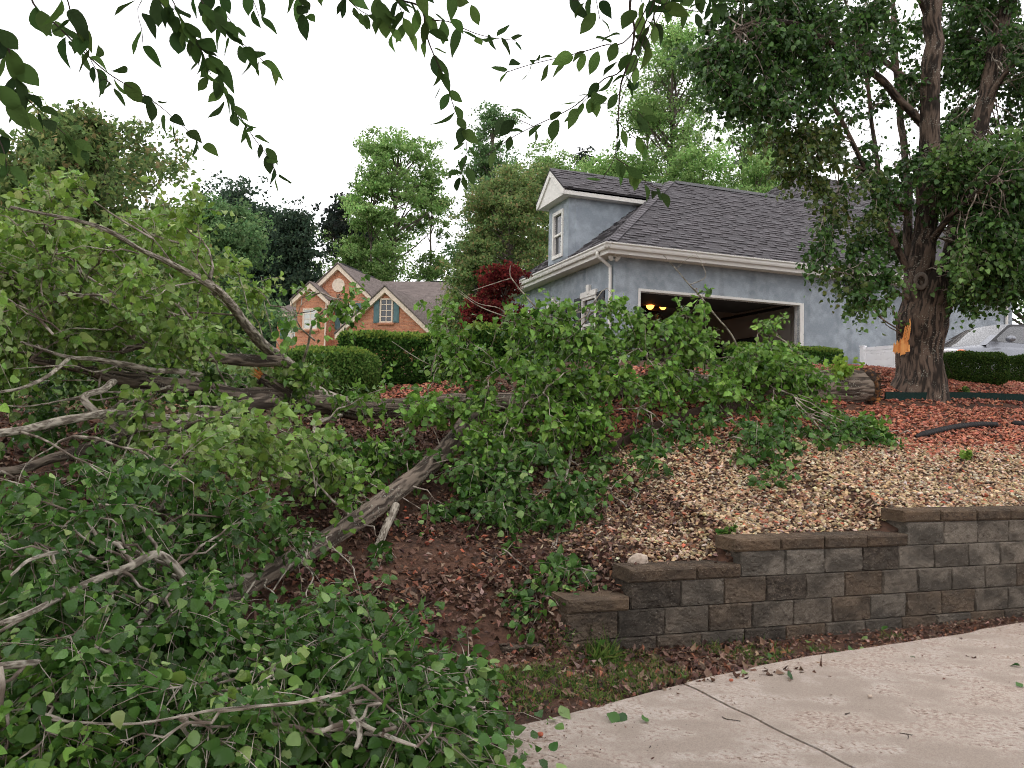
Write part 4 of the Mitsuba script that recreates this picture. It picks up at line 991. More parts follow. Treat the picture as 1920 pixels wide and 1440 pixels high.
# ---------------------------------------------------------------- trees
def bg_tree(top, width, label, cols, wts, seed, n=16000, leaf=.16, clumps=60, shape='round', z_lo=.25, clump_r=.16, key='background_tree', trunk_r=.18, group=None, lean=0.0, flat=.6, bare=0, cat='tree', base_z=None, tpl=RHOMB):
    g = np.random.default_rng(seed); top = np.array(top); bz = ground_z(top[0], top[1]) if base_z is None else base_z
    base = np.array([top[0] - lean, top[1], float(bz) - .2]); h = top[2] - base[2]; R = width / 2
    prof = {'round': lambda t: np.sqrt(np.clip(1 - ((t - .45) / .56) ** 2, 0, 1)), 'cone': lambda t: np.clip(1.02 - t, 0, 1) ** .8 * .98, 'column': lambda t: np.clip(1 - np.abs((t - .5) / .52) ** 3, 0, 1) * (.75 + .25 * np.sin(9 * t + seed)),
            'umbrella': lambda t: np.clip(1 - ((t - .62) / .42) ** 2, 0, 1) ** .5}[shape]
    t = g.random(clumps) ** (.85 if shape != 'cone' else 1.5); ang = g.uniform(0, 6.28, clumps) + 2.4 * np.arange(clumps); rr = prof(t) * R * np.sqrt(g.uniform(.12, 1, clumps))
    z0 = base[2] + h * z_lo; H_ = h * (1 - z_lo)
    axis = lambda z: np.stack([base[0] + lean * (z - base[2]) / h, base[1] + 0 * z], -1)
    zc = z0 + H_ * t * .97; C = np.c_[axis(zc) + np.c_[np.cos(ang), np.sin(ang)] * rr[:, None], zc]
    C[0] = [top[0], top[1], top[2] - clump_r * R * .5]
    k = add(key, None, label, cat, group)
    tp = np.stack([np.r_[axis(np.array([z]))[0], z] for z in np.linspace(base[2], base[2] + h * .93, 9)]); tp[1:, :2] += .12 * trunk_r * 4 * g.normal(size=(8, 2))
    v, f, uv = bough(np.c_[tp, np.linspace(trunk_r, trunk_r * .15, 9)], 8, .5, 0, 0, seed, False); add(f'{k}__trunk', MB().put(v, f, uv=uv).ply('bark_far', True))
    za = np.maximum(base[2] + .15 * h, C[:, 2] - np.maximum(.1 * h, rr * (.75 if shape != 'cone' else .05))); A_ = np.c_[axis(za), za]
    M1 = (A_ + C) / 2 + [0, 0, -.02 * h] + .03 * R * g.normal(size=(clumps, 3)); tt = np.linspace(0, 1, 7)[None, :, None]
    B_ = (1 - tt) ** 2 * A_[:, None] + 2 * tt * (1 - tt) * M1[:, None] + tt ** 2 * C[:, None]
    add(f'{k}__limbs', MB().put(*tubes(B_, trunk_r * .42 * np.linspace(1, .15, 7)[None] * g.uniform(.4, 1, (clumps, 1)), 5)).ply('bark_far', True), kind='stuff')
    if bare:                                               # fine dead twigs
        S = B_[g.integers(0, clumps, bare), g.integers(3, 7, bare)]; D = rand_dir(bare, g) * [1, 1, .6] * clump_r * R * 1.6
        add(f'{k}__twigs', MB().put(*tubes(np.stack([S, S + D * .5 + .05 * R * .3 * g.normal(size=(bare, 3)), S + D], 1), np.tile([.014, .01, .005], (bare, 1)) * trunk_r / .18, 3)).ply('bark_far', True), kind='stuff')
    sub = 13                                                 # sprays inside each clump
    cr = clump_r * R * g.uniform(.65, 1.35, clumps); sc = C[:, None] + (g.normal(size=(clumps, sub, 3)) * [1, 1, flat]) * cr[:, None, None] * .85
    wts_c = cr ** 2; ci = g.choice(clumps, n, p=wts_c / wts_c.sum()); off = g.normal(size=(n, 3)) * [1, 1, .45] * (cr[ci] * .30)[:, None]
    P = sc[ci, g.integers(0, sub, n)] + off; P[:, 2] -= .25 * np.linalg.norm(off[:, :2], axis=1)
    N = unit(.55 * g.normal(size=(n, 3)) + [0, 0, .75]); X = unit(g.normal(size=(n, 3)) + [0, 0, -.2])
    tone = np.exp(.16 * g.normal(size=clumps))[ci][:, None]
    add(f'{k}__foliage', MB().put(*leaves(tpl, P, X, N, leaf * g.uniform(.6, 1.35, n), np.clip(pal(n, cols, wts, g) * tone, 0, .9), .15, -.1, .25, seed)).ply('leaf_soft', True), kind='stuff')
    return k


BRIGHT = [(.21, .335, .11), (.265, .41, .14), (.15, .26, .08), (.32, .45, .18)]
OLIVE = [(.19, .275, .10), (.25, .30, .115), (.13, .20, .075), (.34, .27, .13)]
MIDG = [(.15, .25, .11), (.19, .30, .13), (.105, .19, .08)]
DARK = [(.060, .095, .062), (.085, .128, .080), (.042, .068, .048)]
PINE = [(.04, .055, .045), (.06, .075, .06), (.03, .036, .034)]
B = 'trees behind the houses'
def W_(px, Y): return px * Y / FOCAL


bg_tree((-13.435, 26.000, 11.107), W_(350, 26), 'big olive green tree with rusty tips behind the fallen crown on the left', OLIVE, [5, 2.4, 4, 1.0], 201, 60000, .175, 130, 'round', .04, .24, trunk_r=.25)
bg_tree((-16.278, 27.000, 9.628), W_(220, 27), 'olive tree at far left behind fallen branches', OLIVE, [5, 2, 4, .8], 202, 22000, .18, 50, 'round', .08, .25)
bg_tree((-11.715, 32.000, 10.110), W_(215, 32), 'blue-green rounded tree between the olive tree and the dark cedars', MIDG, [3, 3, 2], 203, 34000, .14, 80, 'round', .03, .26)
bg_tree((-12.638, 30.000, 8.836), W_(120, 30), 'lower green tree in front of the blue-green one', MIDG, [3, 3, 2], 218, 16000, .14, 45, 'round', .05, .28)
bg_tree((-20.442, 58.000, 18.296), W_(150, 58), 'dark cedar, leftmost of the dark evergreens', DARK, [3, 2, 2], 204, 24000, .26, 110, 'cone', .03, .30)
bg_tree((-18.126, 58.000, 17.106), W_(165, 58), 'dark cedar, middle of the three evergreens', DARK, [3, 2, 2], 205, 24000, .26, 110, 'cone', .03, .30)
bg_tree((-15.107, 56.000, 16.030), W_(125, 56), 'dark cedar right of the bright green tree', DARK, [3, 2, 2], 206, 24000, .26, 110, 'cone', .03, .30)
bg_tree((-18.856, 64.000, 16.505), W_(125, 64), 'bright green small tree left of the brick house gable', BRIGHT, [3, 3, 2, 1], 207, 22000, .22, 60, 'round', .06, .26)
bg_tree((-19.930, 62.000, 13.560), W_(130, 62), 'green tree behind the left end of the brick house', MIDG, [3, 3, 2], 208, 12000, .26, 35, 'round', .1, .28)
bg_tree((-14.864, 70.000, 21.323), W_(120, 70), 'thin grey pine with sparse needles above the brick house gable', PINE, [3, 2, 2], 209, 5500, .34, 40, 'column', .35, .22, trunk_r=.2, bare=900)
bg_tree((-9.925, 66.000, 25.104), W_(200, 66), 'tall airy light green tree with see-through crown left of the dormer', BRIGHT, [3, 3, 2, 2], 210, 30000, .23, 66, 'umbrella', .05, .17, trunk_r=.28, bare=300)
bg_tree((-11.437, 64.000, 21.238), W_(120, 64), 'light green tree at the left of the airy one', BRIGHT, [3, 3, 2, 2], 211, 14000, .23, 36, 'umbrella', .05, .20, trunk_r=.2)
bg_tree((-7.140, 68.000, 23.960), W_(90, 68), 'slender light green tree right of the airy one', BRIGHT, [3, 2, 3, 1], 219, 11000, .23, 30, 'column', .05, .26, trunk_r=.2)
bg_tree((-2.271, 72.000, 29.887), W_(160, 72), 'tall slim green tree with gaps rising over the olive tree', MIDG, [3, 3, 2], 212, 24000, .24, 66, 'column', .2, .22, trunk_r=.25, bare=300)
bg_tree((-0.326, 42.000, 15.016), W_(200, 42), 'olive green tree with orange tips behind the dormer', OLIVE, [4, 3.4, 3, 1.2], 213, 46000, .16, 100, 'round', .06, .22, trunk_r=.25)
bg_tree((-1.870, 40.000, 11.065), W_(100, 40), 'small olive tree right of the brick house roof', OLIVE, [4, 2, 3, .5], 214, 18000, .15, 45, 'round', .1, .26)
bg_tree((2.971, 60.000, 22.169), W_(190, 60), 'yellow-green tree left of the dormer peak', BRIGHT, [2, 3, 1, 3], 215, 26000, .22, 64, 'round', .1, .24)
bg_tree((5.417, 64.000, 23.896), W_(70, 64), 'sparse thin tree above the dormer roof', PINE, [2, 3, 1], 216, 2500, .26, 24, 'column', .3, .3, trunk_r=.14, bare=400)
bg_tree((6.726, 52.000, 19.288), W_(210, 52), 'bright green tree behind the garage ridge', BRIGHT, [3, 3, 2, 2], 217, 30000, .19, 70, 'round', .1, .24)
bg_tree((9.574, 50.000, 27.098), W_(185, 50), 'tall bright green tree with a visible trunk behind the garage roof', BRIGHT, [3, 3, 2, 2], 220, 36000, .17, 90, 'column', .2, .24, trunk_r=.3, bare=200)
bg_tree((10.371, 46.000, 18.355), W_(160, 46), 'bright green tree behind the middle of the garage ridge', BRIGHT, [3, 3, 2, 2], 221, 26000, .17, 66, 'round', .1, .24)
bg_tree((15.295, 54.000, 25.744), W_(130, 54), 'tall green tree with two dark trunks behind the roof', BRIGHT, [3, 2, 3, 1], 222, 15000, .18, 42, 'column', .25, .25, trunk_r=.3, bare=300)
bg_tree((17.116, 55.000, 26.979), W_(120, 55), 'tall thin tree partly hidden by the standing tree crown', MIDG, [3, 3, 1], 223, 10000, .18, 32, 'column', .25, .25, trunk_r=.26, bare=300)
bg_tree((14.344, 48.000, 18.194), W_(150, 48), 'low bright green tree left of the higher roof', BRIGHT, [3, 3, 2, 2], 224, 22000, .17, 45, 'round', .1, .25)
bg_tree((9.039, 56.000, 24.942), W_(100, 56), 'thin light tree left of the tall trunk', BRIGHT, [3, 3, 2, 2], 225, 9000, .18, 26, 'column', .3, .25, trunk_r=.16, bare=200)
bg_tree((23.094, 44.000, 15.871), W_(330, 44), 'green tree behind the standing tree on the right', MIDG, [3, 3, 2], 226, 15000, .2, 60, 'round', .1, .2)
bg_tree((25.262, 40.000, 16.573), W_(240, 40), 'green tree behind the right edge of the house', MIDG, [3, 3, 2], 227, 12000, .2, 50, 'round', .1, .2)
bg_tree((1.297, 56.000, 20.197), W_(150, 56), 'olive tree just left of the dormer gable', OLIVE, [4, 3, 3, .8], 228, 18000, .2, 50, 'round', .06, .24)
bg_tree((-13.232, 72.000, 20.293), W_(210, 72), 'pale green trees standing low behind the brick house ridge', BRIGHT, [3, 3, 2, 2], 229, 16000, .27, 50, 'round', .04, .24)
REDS = [(.15, .022, .024), (.24, .045, .038), (.085, .016, .018), (.13, .055, .034)]
bg_tree((-0.287, 21.500, 5.834), W_(110, 21.5), 'dark red japanese maple at the far corner of the blue house', REDS, [4, 2, 3, 1], 230, 11000, .085, 50, 'round', .25, .24, 'maple_tree', .09, cat='tree', bare=200)
bg_tree((-0.815, 21.000, 4.970), W_(80, 21), 'lower spreading dark red maple branch mass beside the brick house roof', REDS, [3, 2, 3, 3], 231, 6000, .08, 36, 'umbrella', .3, .24, 'maple_tree', .07, bare=250)
bg_tree((-2.854, 30.000, 5.363), W_(38, 30), 'tiny bright green bush at the foot of the brick house wing', BRIGHT, [3, 3, 2, 1], 232, 2500, .11, 16, 'round', .3, .35, 'bush', .05, cat='bush')
bg_tree((-8.895, 15.000, 5.175), W_(260, 15), 'yellow-green leafy tree behind the fallen crown at far left', [(.17, .24, .06), (.22, .30, .08), (.11, .17, .04)], [3, 3, 2], 233, 12000, .10, 45, 'round', .05, .26)

# ---------------------------------------------------------------- leafy boughs: branchlets, twigs, leaves
def spray(clusters, skeleton, g, leaf=.08, twig_leaves=9, twig_len=.34, per_branchlet=11, droop=.25, back=.55):
    """clusters: rows (centre xyz, radii along x y z, number of twigs, palette number). Branchlets run from the nearest point of the skeleton into the cluster, twigs leave them, leaves sit on twigs."""
    sk = skeleton; BP, BR, TP, TR, LP, LX, LN, LS, LI, LT = [], [], [], [], [], [], [], [], [], []
    t7 = np.linspace(0, 1, 7)[None, :, None]
    for (c, rad, nt, pi) in clusters:
        c, rad = np.array(c, float), np.array(rad, float); nb = max(2, int(nt / per_branchlet))
        E_ = c + rad * np.clip(g.normal(size=(nb, 3)) * .62, -1.25, 1.25)
        d = np.linalg.norm(sk[None] - c, axis=2)[0]; near = np.argsort(d)[:14]; A_ = sk[near[g.integers(0, len(near), nb)]]
        far = np.linalg.norm(E_ - A_, axis=1, keepdims=True); lim = np.minimum(1, (np.linalg.norm(rad) * 1.5 + .5) / (far + 1e-6)); A_ = E_ + (A_ - E_) * lim
        M_ = (A_ + E_) / 2 + g.normal(size=(nb, 3)) * .12 * np.minimum(far, 1.2) + [0, 0, .06]
        Q = (1 - t7) ** 2 * A_[:, None] + 2 * t7 * (1 - t7) * M_[:, None] + t7 ** 2 * E_[:, None] + np.pad(g.normal(size=(nb, 5, 3)) * .018, ((0, 0), (1, 1), (0, 0)))
        BP.append(Q); BR.append(np.linspace(1, .3, 7)[None] * g.uniform(.006, .013, (nb, 1)))
        bi = g.integers(0, nb, nt); ti = g.uniform(back, 1, nt) * 6; i0 = np.minimum(ti.astype(int), 5); fr = (ti - i0)[:, None]
        S = Q[bi, i0] * (1 - fr) + Q[bi, i0 + 1] * fr; dq = unit(Q[bi, i0 + 1] - Q[bi, i0])
        D = unit(dq * .7 + rand_dir(nt, g) * .9 + np.array([0, 0, -droop])); L = twig_len * g.uniform(.55, 1.25, nt)
        K = twig_leaves + 1; s = np.linspace(0, 1, K)[None, :, None]
        tw = S[:, None] + D[:, None] * L[:, None, None] * s - np.array([0, 0, 1.0]) * (.28 * droop / .25 * L[:, None, None] * s ** 2) + np.pad(g.normal(size=(nt, K - 1, 3)) * .006, ((0, 0), (1, 0), (0, 0)))
        TP.append(tw); TR.append(np.linspace(.0030, .0012, K)[None].repeat(nt, 0))
        td = unit(np.gradient(tw, axis=1)); side = unit(np.cross(td, unit(rand_dir(nt, g) * .6 + [0, 0, 1])[:, None])); sg = np.where(np.arange(K) % 2, 1, -1)[None, :, None]
        P = tw[:, 1:]; X = unit(td[:, 1:] * .45 + side[:, 1:] * sg[:, 1:] * .8 + [0, 0, -.38] + .38 * g.normal(size=P.shape))
        pet = .35 * leaf * unit(X + [0, 0, .35])
        N = unit(np.array([0, -.15, .7]) + .75 * g.normal(size=P.shape)); m = P.shape[0] * P.shape[1]
        LP.append((P + pet).reshape(-1, 3)); LX.append(X.reshape(-1, 3)); LN.append(N.reshape(-1, 3)); LI.append(np.full(m, pi)); LT.append(P.reshape(-1, 3))
        LS.append((leaf * np.interp(np.linalg.norm(c - EYE), [3.5, 5, 9], [.70, .70, .96]) * g.uniform(.55, 1.2, P.shape[:2]) * np.linspace(1.06, .8, K - 1)).reshape(-1))
    return dict(B=np.vstack(BP), BR=np.vstack(BR), T=np.vstack(TP), TR=np.vstack(TR), P=np.vstack(LP), X=np.vstack(LX), N=np.vstack(LN), S=np.concatenate(LS), I=np.concatenate(LI), Q=np.vstack(LT))


def in_view(P):
    d = P - EYE; right = math.cos(ROLL) * _R + math.sin(ROLL) * _U; up = _UP
    z = d @ _F; return (z > .2) & (np.abs(d @ right / z) < .64) & (np.abs(d @ up / z) < .48)


def leafy(key, sp, palettes, g, mat, tpl_hi, tpl, n_parts, floor=True, seed=1, fold=.16):
    P, X, N, S, Q = sp['P'], sp['X'], sp['N'], sp['S'], sp['Q']
    if floor:
        ok = P[:, 2] > ground_z(P[:, 0], P[:, 1]) + .01; P, X, N, S, Q, I_ = P[ok], X[ok], N[ok], S[ok], Q[ok], sp['I'][ok]
    else: I_ = sp['I']
    col = np.zeros((len(P), 3))
    for k, (c, w) in enumerate(palettes):
        s = I_ == k
        if s.any(): col[s] = pal(s.sum(), c, w, g, .16, .05)
    d = np.linalg.norm(P - EYE, axis=1) / S; d = np.where(in_view(P), d, 1e9)
    vis = np.argsort(d)
    # single leaves: those that show largest and are not deep inside the crown
    near = vis[:n_parts]; rest = np.setdiff1d(np.arange(len(P)), near)
    uv_n = len(tpl_hi[0]); v, f, c = leaves(tpl_hi, P[near], X[near], N[near], S[near], col[near], fold, -.22, .34, seed)
    pet = tubes(np.stack([Q[near], (Q[near] + P[near]) / 2 + [0, 0, .004], P[near] + X[near] * .004], 1), np.tile([.0011, .0009, .0008], (len(near), 1)), 3); pn = 9
    nf = len(tpl_hi[1])
    for i in range(len(near)):
        m = MB().put(v[i * uv_n:(i + 1) * uv_n], f[:nf], c[i * uv_n:(i + 1) * uv_n]); m.put(pet[0][i * pn:(i + 1) * pn], pet[1][:len(pet[1]) // len(near)], (.17, .20, .06))
        add(f'{key}__leaf', m.ply(mat, True))
    m = MB().put(*leaves(tpl, P[rest], X[rest], N[rest], S[rest], col[rest], fold, -.22, .36, seed + 1))
    add(f'{key}__foliage', m.ply(mat, True), kind='stuff')
    if sp.get('T') is not None:
        m = MB().put(*tubes(sp['T'][:, ::3], sp['TR'][:, ::3], 3)).put(*tubes(sp['B'], sp['BR'], 5))
        add(f'{key}__twigs', m.ply('twig_wood', True), kind='stuff')
    return len(P)


def sample_skel(bs, step=.12):
    return np.vstack([catmull(np.array(b, float), max(3, int(np.linalg.norm(np.diff(np.array(b)[:, :3], axis=0), axis=1).sum() / step)))[:, :3] for b in bs])


# ---------------------------------------------------------------- the fallen tree
FT = add('fallen_tree', None, 'fallen leafy tree lying across the bank with its broken trunk end by the standing tree', 'fallen tree')
trunk = [(*(5.151, 11.950, 2.315), .27), (*(4.139, 11.700, 2.279), .255), (*(2.913, 11.400, 2.213), .23), (*(1.747, 11.100, 2.121), .21), (*(0.644, 10.850, 1.999), .185), (*(-0.409, 10.600, 1.883), .165), (*(-1.339, 10.300, 1.820), .135), (*(-2.006, 10.100, 1.793), .122)]
v, f, uv = bough(trunk, 44, .035, .016, .02, 3); add(f'{FT}__trunk', MB().put(v, f, uv=bark_uv(uv, 'bark_trunk')).ply('bark', True), 'furrowed grey-brown trunk')
limbs = [  # (control points with radius, bark)
    ([(*(-1.973, 10.100, 1.794), .11), (*(-2.328, 9.900, 1.962), .085), (*(-2.595, 9.600, 2.240), .074), (*(-2.755, 9.100, 2.429), .066), (*(-2.809, 8.500, 2.669), .050), (*(-2.837, 8.000, 2.837), .040), (*(-2.889, 7.400, 2.893), .031), (*(-2.945, 6.900, 2.940), .024), (*(-3.020, 6.500, 2.975), .018), (*(-3.121, 6.200, 3.049), .016), (*(-3.242, 6.000, 3.078), .012), (*(-3.513, 5.600, 3.075), .007)], 'bark_limb'),
    ([(*(-2.870, 7.800, 2.835), .035), (*(-2.942, 7.800, 2.947), .027), (*(-2.907, 7.800, 3.094), .012)], 'bark_limb'),
    ([(*(-1.849, 10.150, 1.784), .125), (*(-2.340, 9.700, 1.840), .115), (*(-2.764, 9.200, 1.895), .105), (*(-3.127, 8.700, 1.909), .095), (*(-3.380, 8.200, 1.969), .082), (*(-3.633, 7.600, 1.997), .066), (*(-3.743, 7.200, 2.061), .05), (*(-3.898, 6.600, 2.093), .03)], 'bark_trunk'),
    ([(*(-2.659, 9.200, 2.302), .07), (*(-2.923, 8.900, 2.278), .065), (*(-3.128, 8.500, 2.291), .05), (*(-3.262, 8.000, 2.330), .038), (*(-3.350, 7.600, 2.339), .034), (*(-3.477, 7.200, 2.210), .02)], 'bark_trunk'),
    ([(*(-2.551, 9.300, 1.904), .075), (*(-2.740, 9.200, 2.058), .068), (*(-2.830, 9.150, 2.126), .06)], 'bark_trunk'),
    ([(*(-2.903, 8.400, 1.754), .07), (*(-3.179, 7.600, 1.546), .062), (*(-3.260, 6.900, 1.456), .052), (*(-3.312, 6.300, 1.361), .045), (*(-3.326, 5.700, 1.287), .035), (*(-3.370, 5.200, 1.266), .025)], 'bark_trunk'),
    ([(*(-2.613, 9.100, 1.853), .075), (*(-2.920, 8.400, 1.753), .06), (*(-2.959, 7.900, 1.649), .044), (*(-2.924, 7.300, 1.624), .036)], 'bark_trunk'),
    ([(*(-2.959, 7.900, 1.649), .040), (*(-2.924, 7.300, 1.624), .037), (*(-2.964, 7.000, 1.639), .034), (*(-3.034, 6.600, 1.668), .034), (*(-3.072, 6.200, 1.657), .032), (*(-3.114, 5.900, 1.609), .031), (*(-3.174, 5.400, 1.541), .029), (*(-3.186, 5.100, 1.515), .027), (*(-3.216, 4.800, 1.489), .02)], 'bark_limb'),
    ([(*(-3.029, 7.900, 2.076), .028), (*(-3.089, 7.600, 2.065), .026), (*(-3.206, 7.300, 2.048), .026), (*(-3.329, 7.000, 2.080), .024), (*(-3.430, 6.700, 2.112), .02), (*(-3.500, 6.400, 2.107), .014), (*(-3.629, 6.000, 2.176), .008)], 'bark_limb'),
    ([(*(-3.026, 6.400, 1.519), .03), (*(-3.239, 6.200, 1.746), .026), (*(-3.260, 6.500, 1.840), .028), (*(-3.387, 6.900, 1.935), .03)], 'bark_limb'),
    ([(*(-3.444, 6.300, 2.079), .016), (*(-3.362, 5.900, 1.920), .014), (*(-3.369, 5.600, 1.817), .011), (*(-3.389, 5.400, 1.782), .008)], 'bark_limb'),
    # the big limb running down the slope
    ([(*(-0.437, 10.500, 1.811), .12), (*(-0.581, 9.900, 1.584), .112), (*(-0.681, 9.300, 1.402), .105), (*(-0.908, 8.500, 1.156), .098), (*(-1.165, 7.700, 0.919), .092), (*(-1.401, 7.000, 0.746), .085), (*(-1.618, 6.400, 0.601), .076), (*(-1.752, 6.000, 0.514), .066), (*(-1.821, 5.600, 0.448), .05), (*(-1.725, 4.820, 0.506), .03)], 'bark_trunk'),
    ([(*(-1.836, 5.900, 0.504), .055), (*(-1.933, 5.600, 0.528), .042), (*(-1.870, 4.820, 0.635), .034), (*(-1.945, 4.520, 0.598), .028), (*(-1.927, 4.120, 0.511), .024), (*(-1.919, 3.820, 0.541), .021), (*(-1.963, 3.520, 0.587), .018), (*(-2.022, 3.320, 0.628), .014)], 'bark_limb'),
    ([(*(-1.084, 7.700, 0.881), .04), (*(-1.122, 7.300, 0.613), .036), (*(-1.159, 6.900, 0.401), .03), (*(-1.154, 6.600, 0.293), .022)], 'bark_limb'),
    ([(*(-1.871, 4.820, 0.656), .026), (*(-1.993, 4.720, 0.854), .024), (*(-2.021, 4.420, 0.838), .021), (*(-2.050, 4.220, 0.823), .019), (*(-2.085, 3.920, 0.794), .017), (*(-2.077, 3.620, 0.774), .014), (*(-2.092, 3.420, 0.771), .012)], 'bark_limb'),
    ([(*(-2.173, 4.320, 0.891), .012), (*(-2.186, 4.120, 0.962), .011), (*(-2.206, 3.820, 0.973), .009), (*(-2.173, 3.620, 0.936), .006)], 'bark_limb'),
    ([(*(-1.918, 4.120, 0.498), .014), (*(-1.855, 4.020, 0.455), .012), (*(-1.799, 3.820, 0.404), .010), (*(-1.803, 3.720, 0.353), .008), (*(-1.780, 3.620, 0.341), .006)], 'bark_limb'),
    ([(*(-0.705, 3.720, 0.379), .014), (*(-0.636, 3.570, 0.359), .013), (*(-0.596, 3.470, 0.339), .012), (*(-0.603, 3.420, 0.306), .009)], 'bark_limb'),
    ([(*(-0.628, 3.570, 0.350), .012), (*(-0.532, 3.470, 0.353), .010), (*(-0.436, 3.370, 0.360), .009), (*(-0.343, 3.320, 0.354), .005)], 'bark_limb'),
    ([(*(-1.829, 3.320, 0.424), .005), (*(-1.455, 3.270, 0.436), .005), (*(-1.143, 3.270, 0.494), .006), (*(-0.853, 3.320, 0.509), .007), (*(-0.692, 3.520, 0.491), .009)], 'bark_limb'),
    ([(*(-1.562, 6.500, 0.795), .011), (*(-1.530, 6.200, 0.614), .010), (*(-1.593, 6.050, 0.586), .009), (*(-1.615, 5.700, 0.462), .005)], 'bark_limb'),
    # upper limbs of the right part
    ([(*(1.601, 11.100, 2.139), .05), (*(1.434, 10.700, 2.365), .038), (*(1.219, 10.400, 2.559), .032), (*(0.850, 10.100, 2.657), .028), (*(0.506, 9.900, 2.747), .024), (*(0.194, 9.700, 2.826), .017), (*(-0.112, 9.500, 2.876), .009)], 'bark_limb'),
    ([(*(0.539, 9.900, 2.735), .013), (*(0.338, 9.900, 3.004), .011), (*(0.136, 9.800, 3.213), .009), (*(-0.044, 9.800, 3.437), .007), (*(-0.054, 9.800, 3.580), .004)], 'bark_limb'),
    ([(*(-0.044, 9.800, 3.424), .006), (*(-0.221, 9.700, 3.349), .005), (*(-0.501, 9.600, 3.229), .003)], 'bark_limb'),
    ([(*(3.284, 11.400, 2.454), .016), (*(3.026, 11.100, 2.889), .013), (*(2.724, 10.900, 3.170), .011), (*(2.452, 10.700, 3.421), .010), (*(2.288, 10.600, 3.548), .008), (*(2.098, 10.500, 3.722), .006), (*(1.903, 10.400, 3.885), .003)], 'bark_limb'),
    ([(*(2.288, 10.600, 3.534), .006), (*(2.497, 10.600, 3.645), .005), (*(2.467, 10.600, 3.800), .004), (*(2.352, 10.600, 3.995), .002)], 'bark_limb'),
    ([(*(2.098, 10.500, 3.722), .004), (*(2.200, 10.500, 3.829), .003), (*(2.317, 10.500, 3.916), .002)], 'bark_limb'),
    ([(*(1.673, 10.300, 3.092), .005), (*(1.388, 10.200, 3.085), .006), (*(0.975, 10.100, 3.081), .007), (*(0.571, 10.000, 3.024), .008), (*(0.339, 9.900, 2.939), .009)], 'bark_limb'),
    ([(*(0.239, 9.700, 2.814), .010), (*(-0.018, 9.500, 2.891), .008), (*(-0.389, 9.300, 2.997), .006), (*(-0.631, 9.200, 3.141), .003)], 'bark_limb'),
    ([(*(-0.017, 9.500, 2.815), .008), (*(-0.145, 9.400, 2.987), .006), (*(-0.420, 9.300, 3.039), .004), (*(-0.670, 9.300, 3.206), .002)], 'bark_limb'),
    ([(*(-0.867, 9.400, 2.287), .006), (*(-1.093, 9.200, 2.388), .005), (*(-1.356, 9.100, 2.553), .003)], 'bark_limb'),
    ([(*(-0.928, 9.300, 2.187), .006), (*(-0.908, 9.300, 2.340), .006), (*(-0.833, 9.300, 2.495), .003)], 'bark_limb'),
    ([(*(0.003, 9.900, 2.019), .014), (*(-0.051, 9.400, 1.691), .012), (*(-0.125, 8.800, 1.342), .010), (*(-0.163, 8.300, 0.981), .008), (*(-0.256, 8.000, 0.795), .005)], 'bark_limb'),
    ([(*(0.388, 9.600, 1.640), .012), (*(0.391, 9.200, 1.341), .012), (*(0.422, 8.700, 1.047), .010), (*(0.522, 8.400, 0.826), .008), (*(0.623, 8.100, 0.623), .005)], 'bark_limb'),
    ([(*(0.975, 10.600, 2.034), .03), (*(0.780, 9.800, 1.649), .024), (*(0.631, 8.900, 1.183), .016), (*(0.487, 7.800, 0.733), .010), (*(0.351, 6.900, 0.393), .006), (*(0.250, 6.450, 0.225), .004)], 'bark_limb'),
    ([(*(2.129, 11.200, 2.120), .03), (*(1.829, 10.300, 1.674), .022), (*(1.459, 9.000, 1.198), .012), (*(1.267, 8.100, 0.821), .006), (*(1.054, 7.300, 0.477), .004), (*(0.715, 6.600, 0.295), .002)], 'bark_limb'),
    ([(*(3.496, 11.600, 2.206), .03), (*(3.306, 10.500, 1.709), .024), (*(3.026, 9.600, 1.266), .014), (*(2.489, 8.500, 0.836), .004)], 'bark_limb'),
    ([(*(3.943, 11.800, 2.225), .028), (*(4.144, 10.900, 1.800), .020), (*(4.584, 10.600, 1.740), .012), (*(5.172, 10.500, 1.651), .004)], 'bark_limb'),
    ([(*(2.540, 11.400, 2.174), .03), (*(2.331, 10.800, 2.464), .022), (*(1.833, 10.400, 2.594), .016), (*(1.456, 10.200, 3.005), .008)], 'bark_limb'),
    ([(*(3.344, 11.600, 2.240), .028), (*(3.312, 11.000, 2.502), .02), (*(3.639, 10.900, 2.682), .012), (*(3.889, 10.900, 2.724), .006)], 'bark_limb'),
    ([(*(-0.370, 10.500, 1.861), .03), (*(-0.577, 9.800, 2.129), .022), (*(-0.631, 9.500, 2.425), .014), (*(-0.692, 9.400, 2.663), .006)], 'bark_limb'),
    ([(*(-1.069, 10.300, 1.819), .025), (*(-1.214, 9.400, 1.540), .018), (*(-1.311, 8.500, 1.268), .012), (*(-1.383, 8.000, 1.079), .006)], 'bark_limb'),
    ([(*(-2.466, 9.400, 2.187), .018), (*(-2.334, 9.200, 2.479), .014), (*(-2.206, 9.000, 2.760), .010), (*(-1.897, 8.900, 2.990), .005)], 'bark_limb'),
    ([(*(-2.221, 9.100, 2.532), .010), (*(-2.381, 9.000, 2.696), .008), (*(-2.453, 8.900, 2.977), .004)], 'bark_limb'),
    ([(*(-2.061, 9.900, 1.742), .03), (*(-2.114, 8.800, 1.580), .02), (*(-1.839, 7.900, 1.382), .012), (*(-1.660, 7.000, 1.002), .006)], 'bark_limb'),
    ([(*(-1.181, 6.200, 0.285), .006), (*(-0.931, 5.000, 0.389), .010), (*(-0.729, 4.400, 0.373), .009), (*(-0.402, 4.000, 0.368), .006), (*(-0.135, 3.800, 0.342), .004)], 'bark_limb'),
]
lg = np.random.default_rng(404)
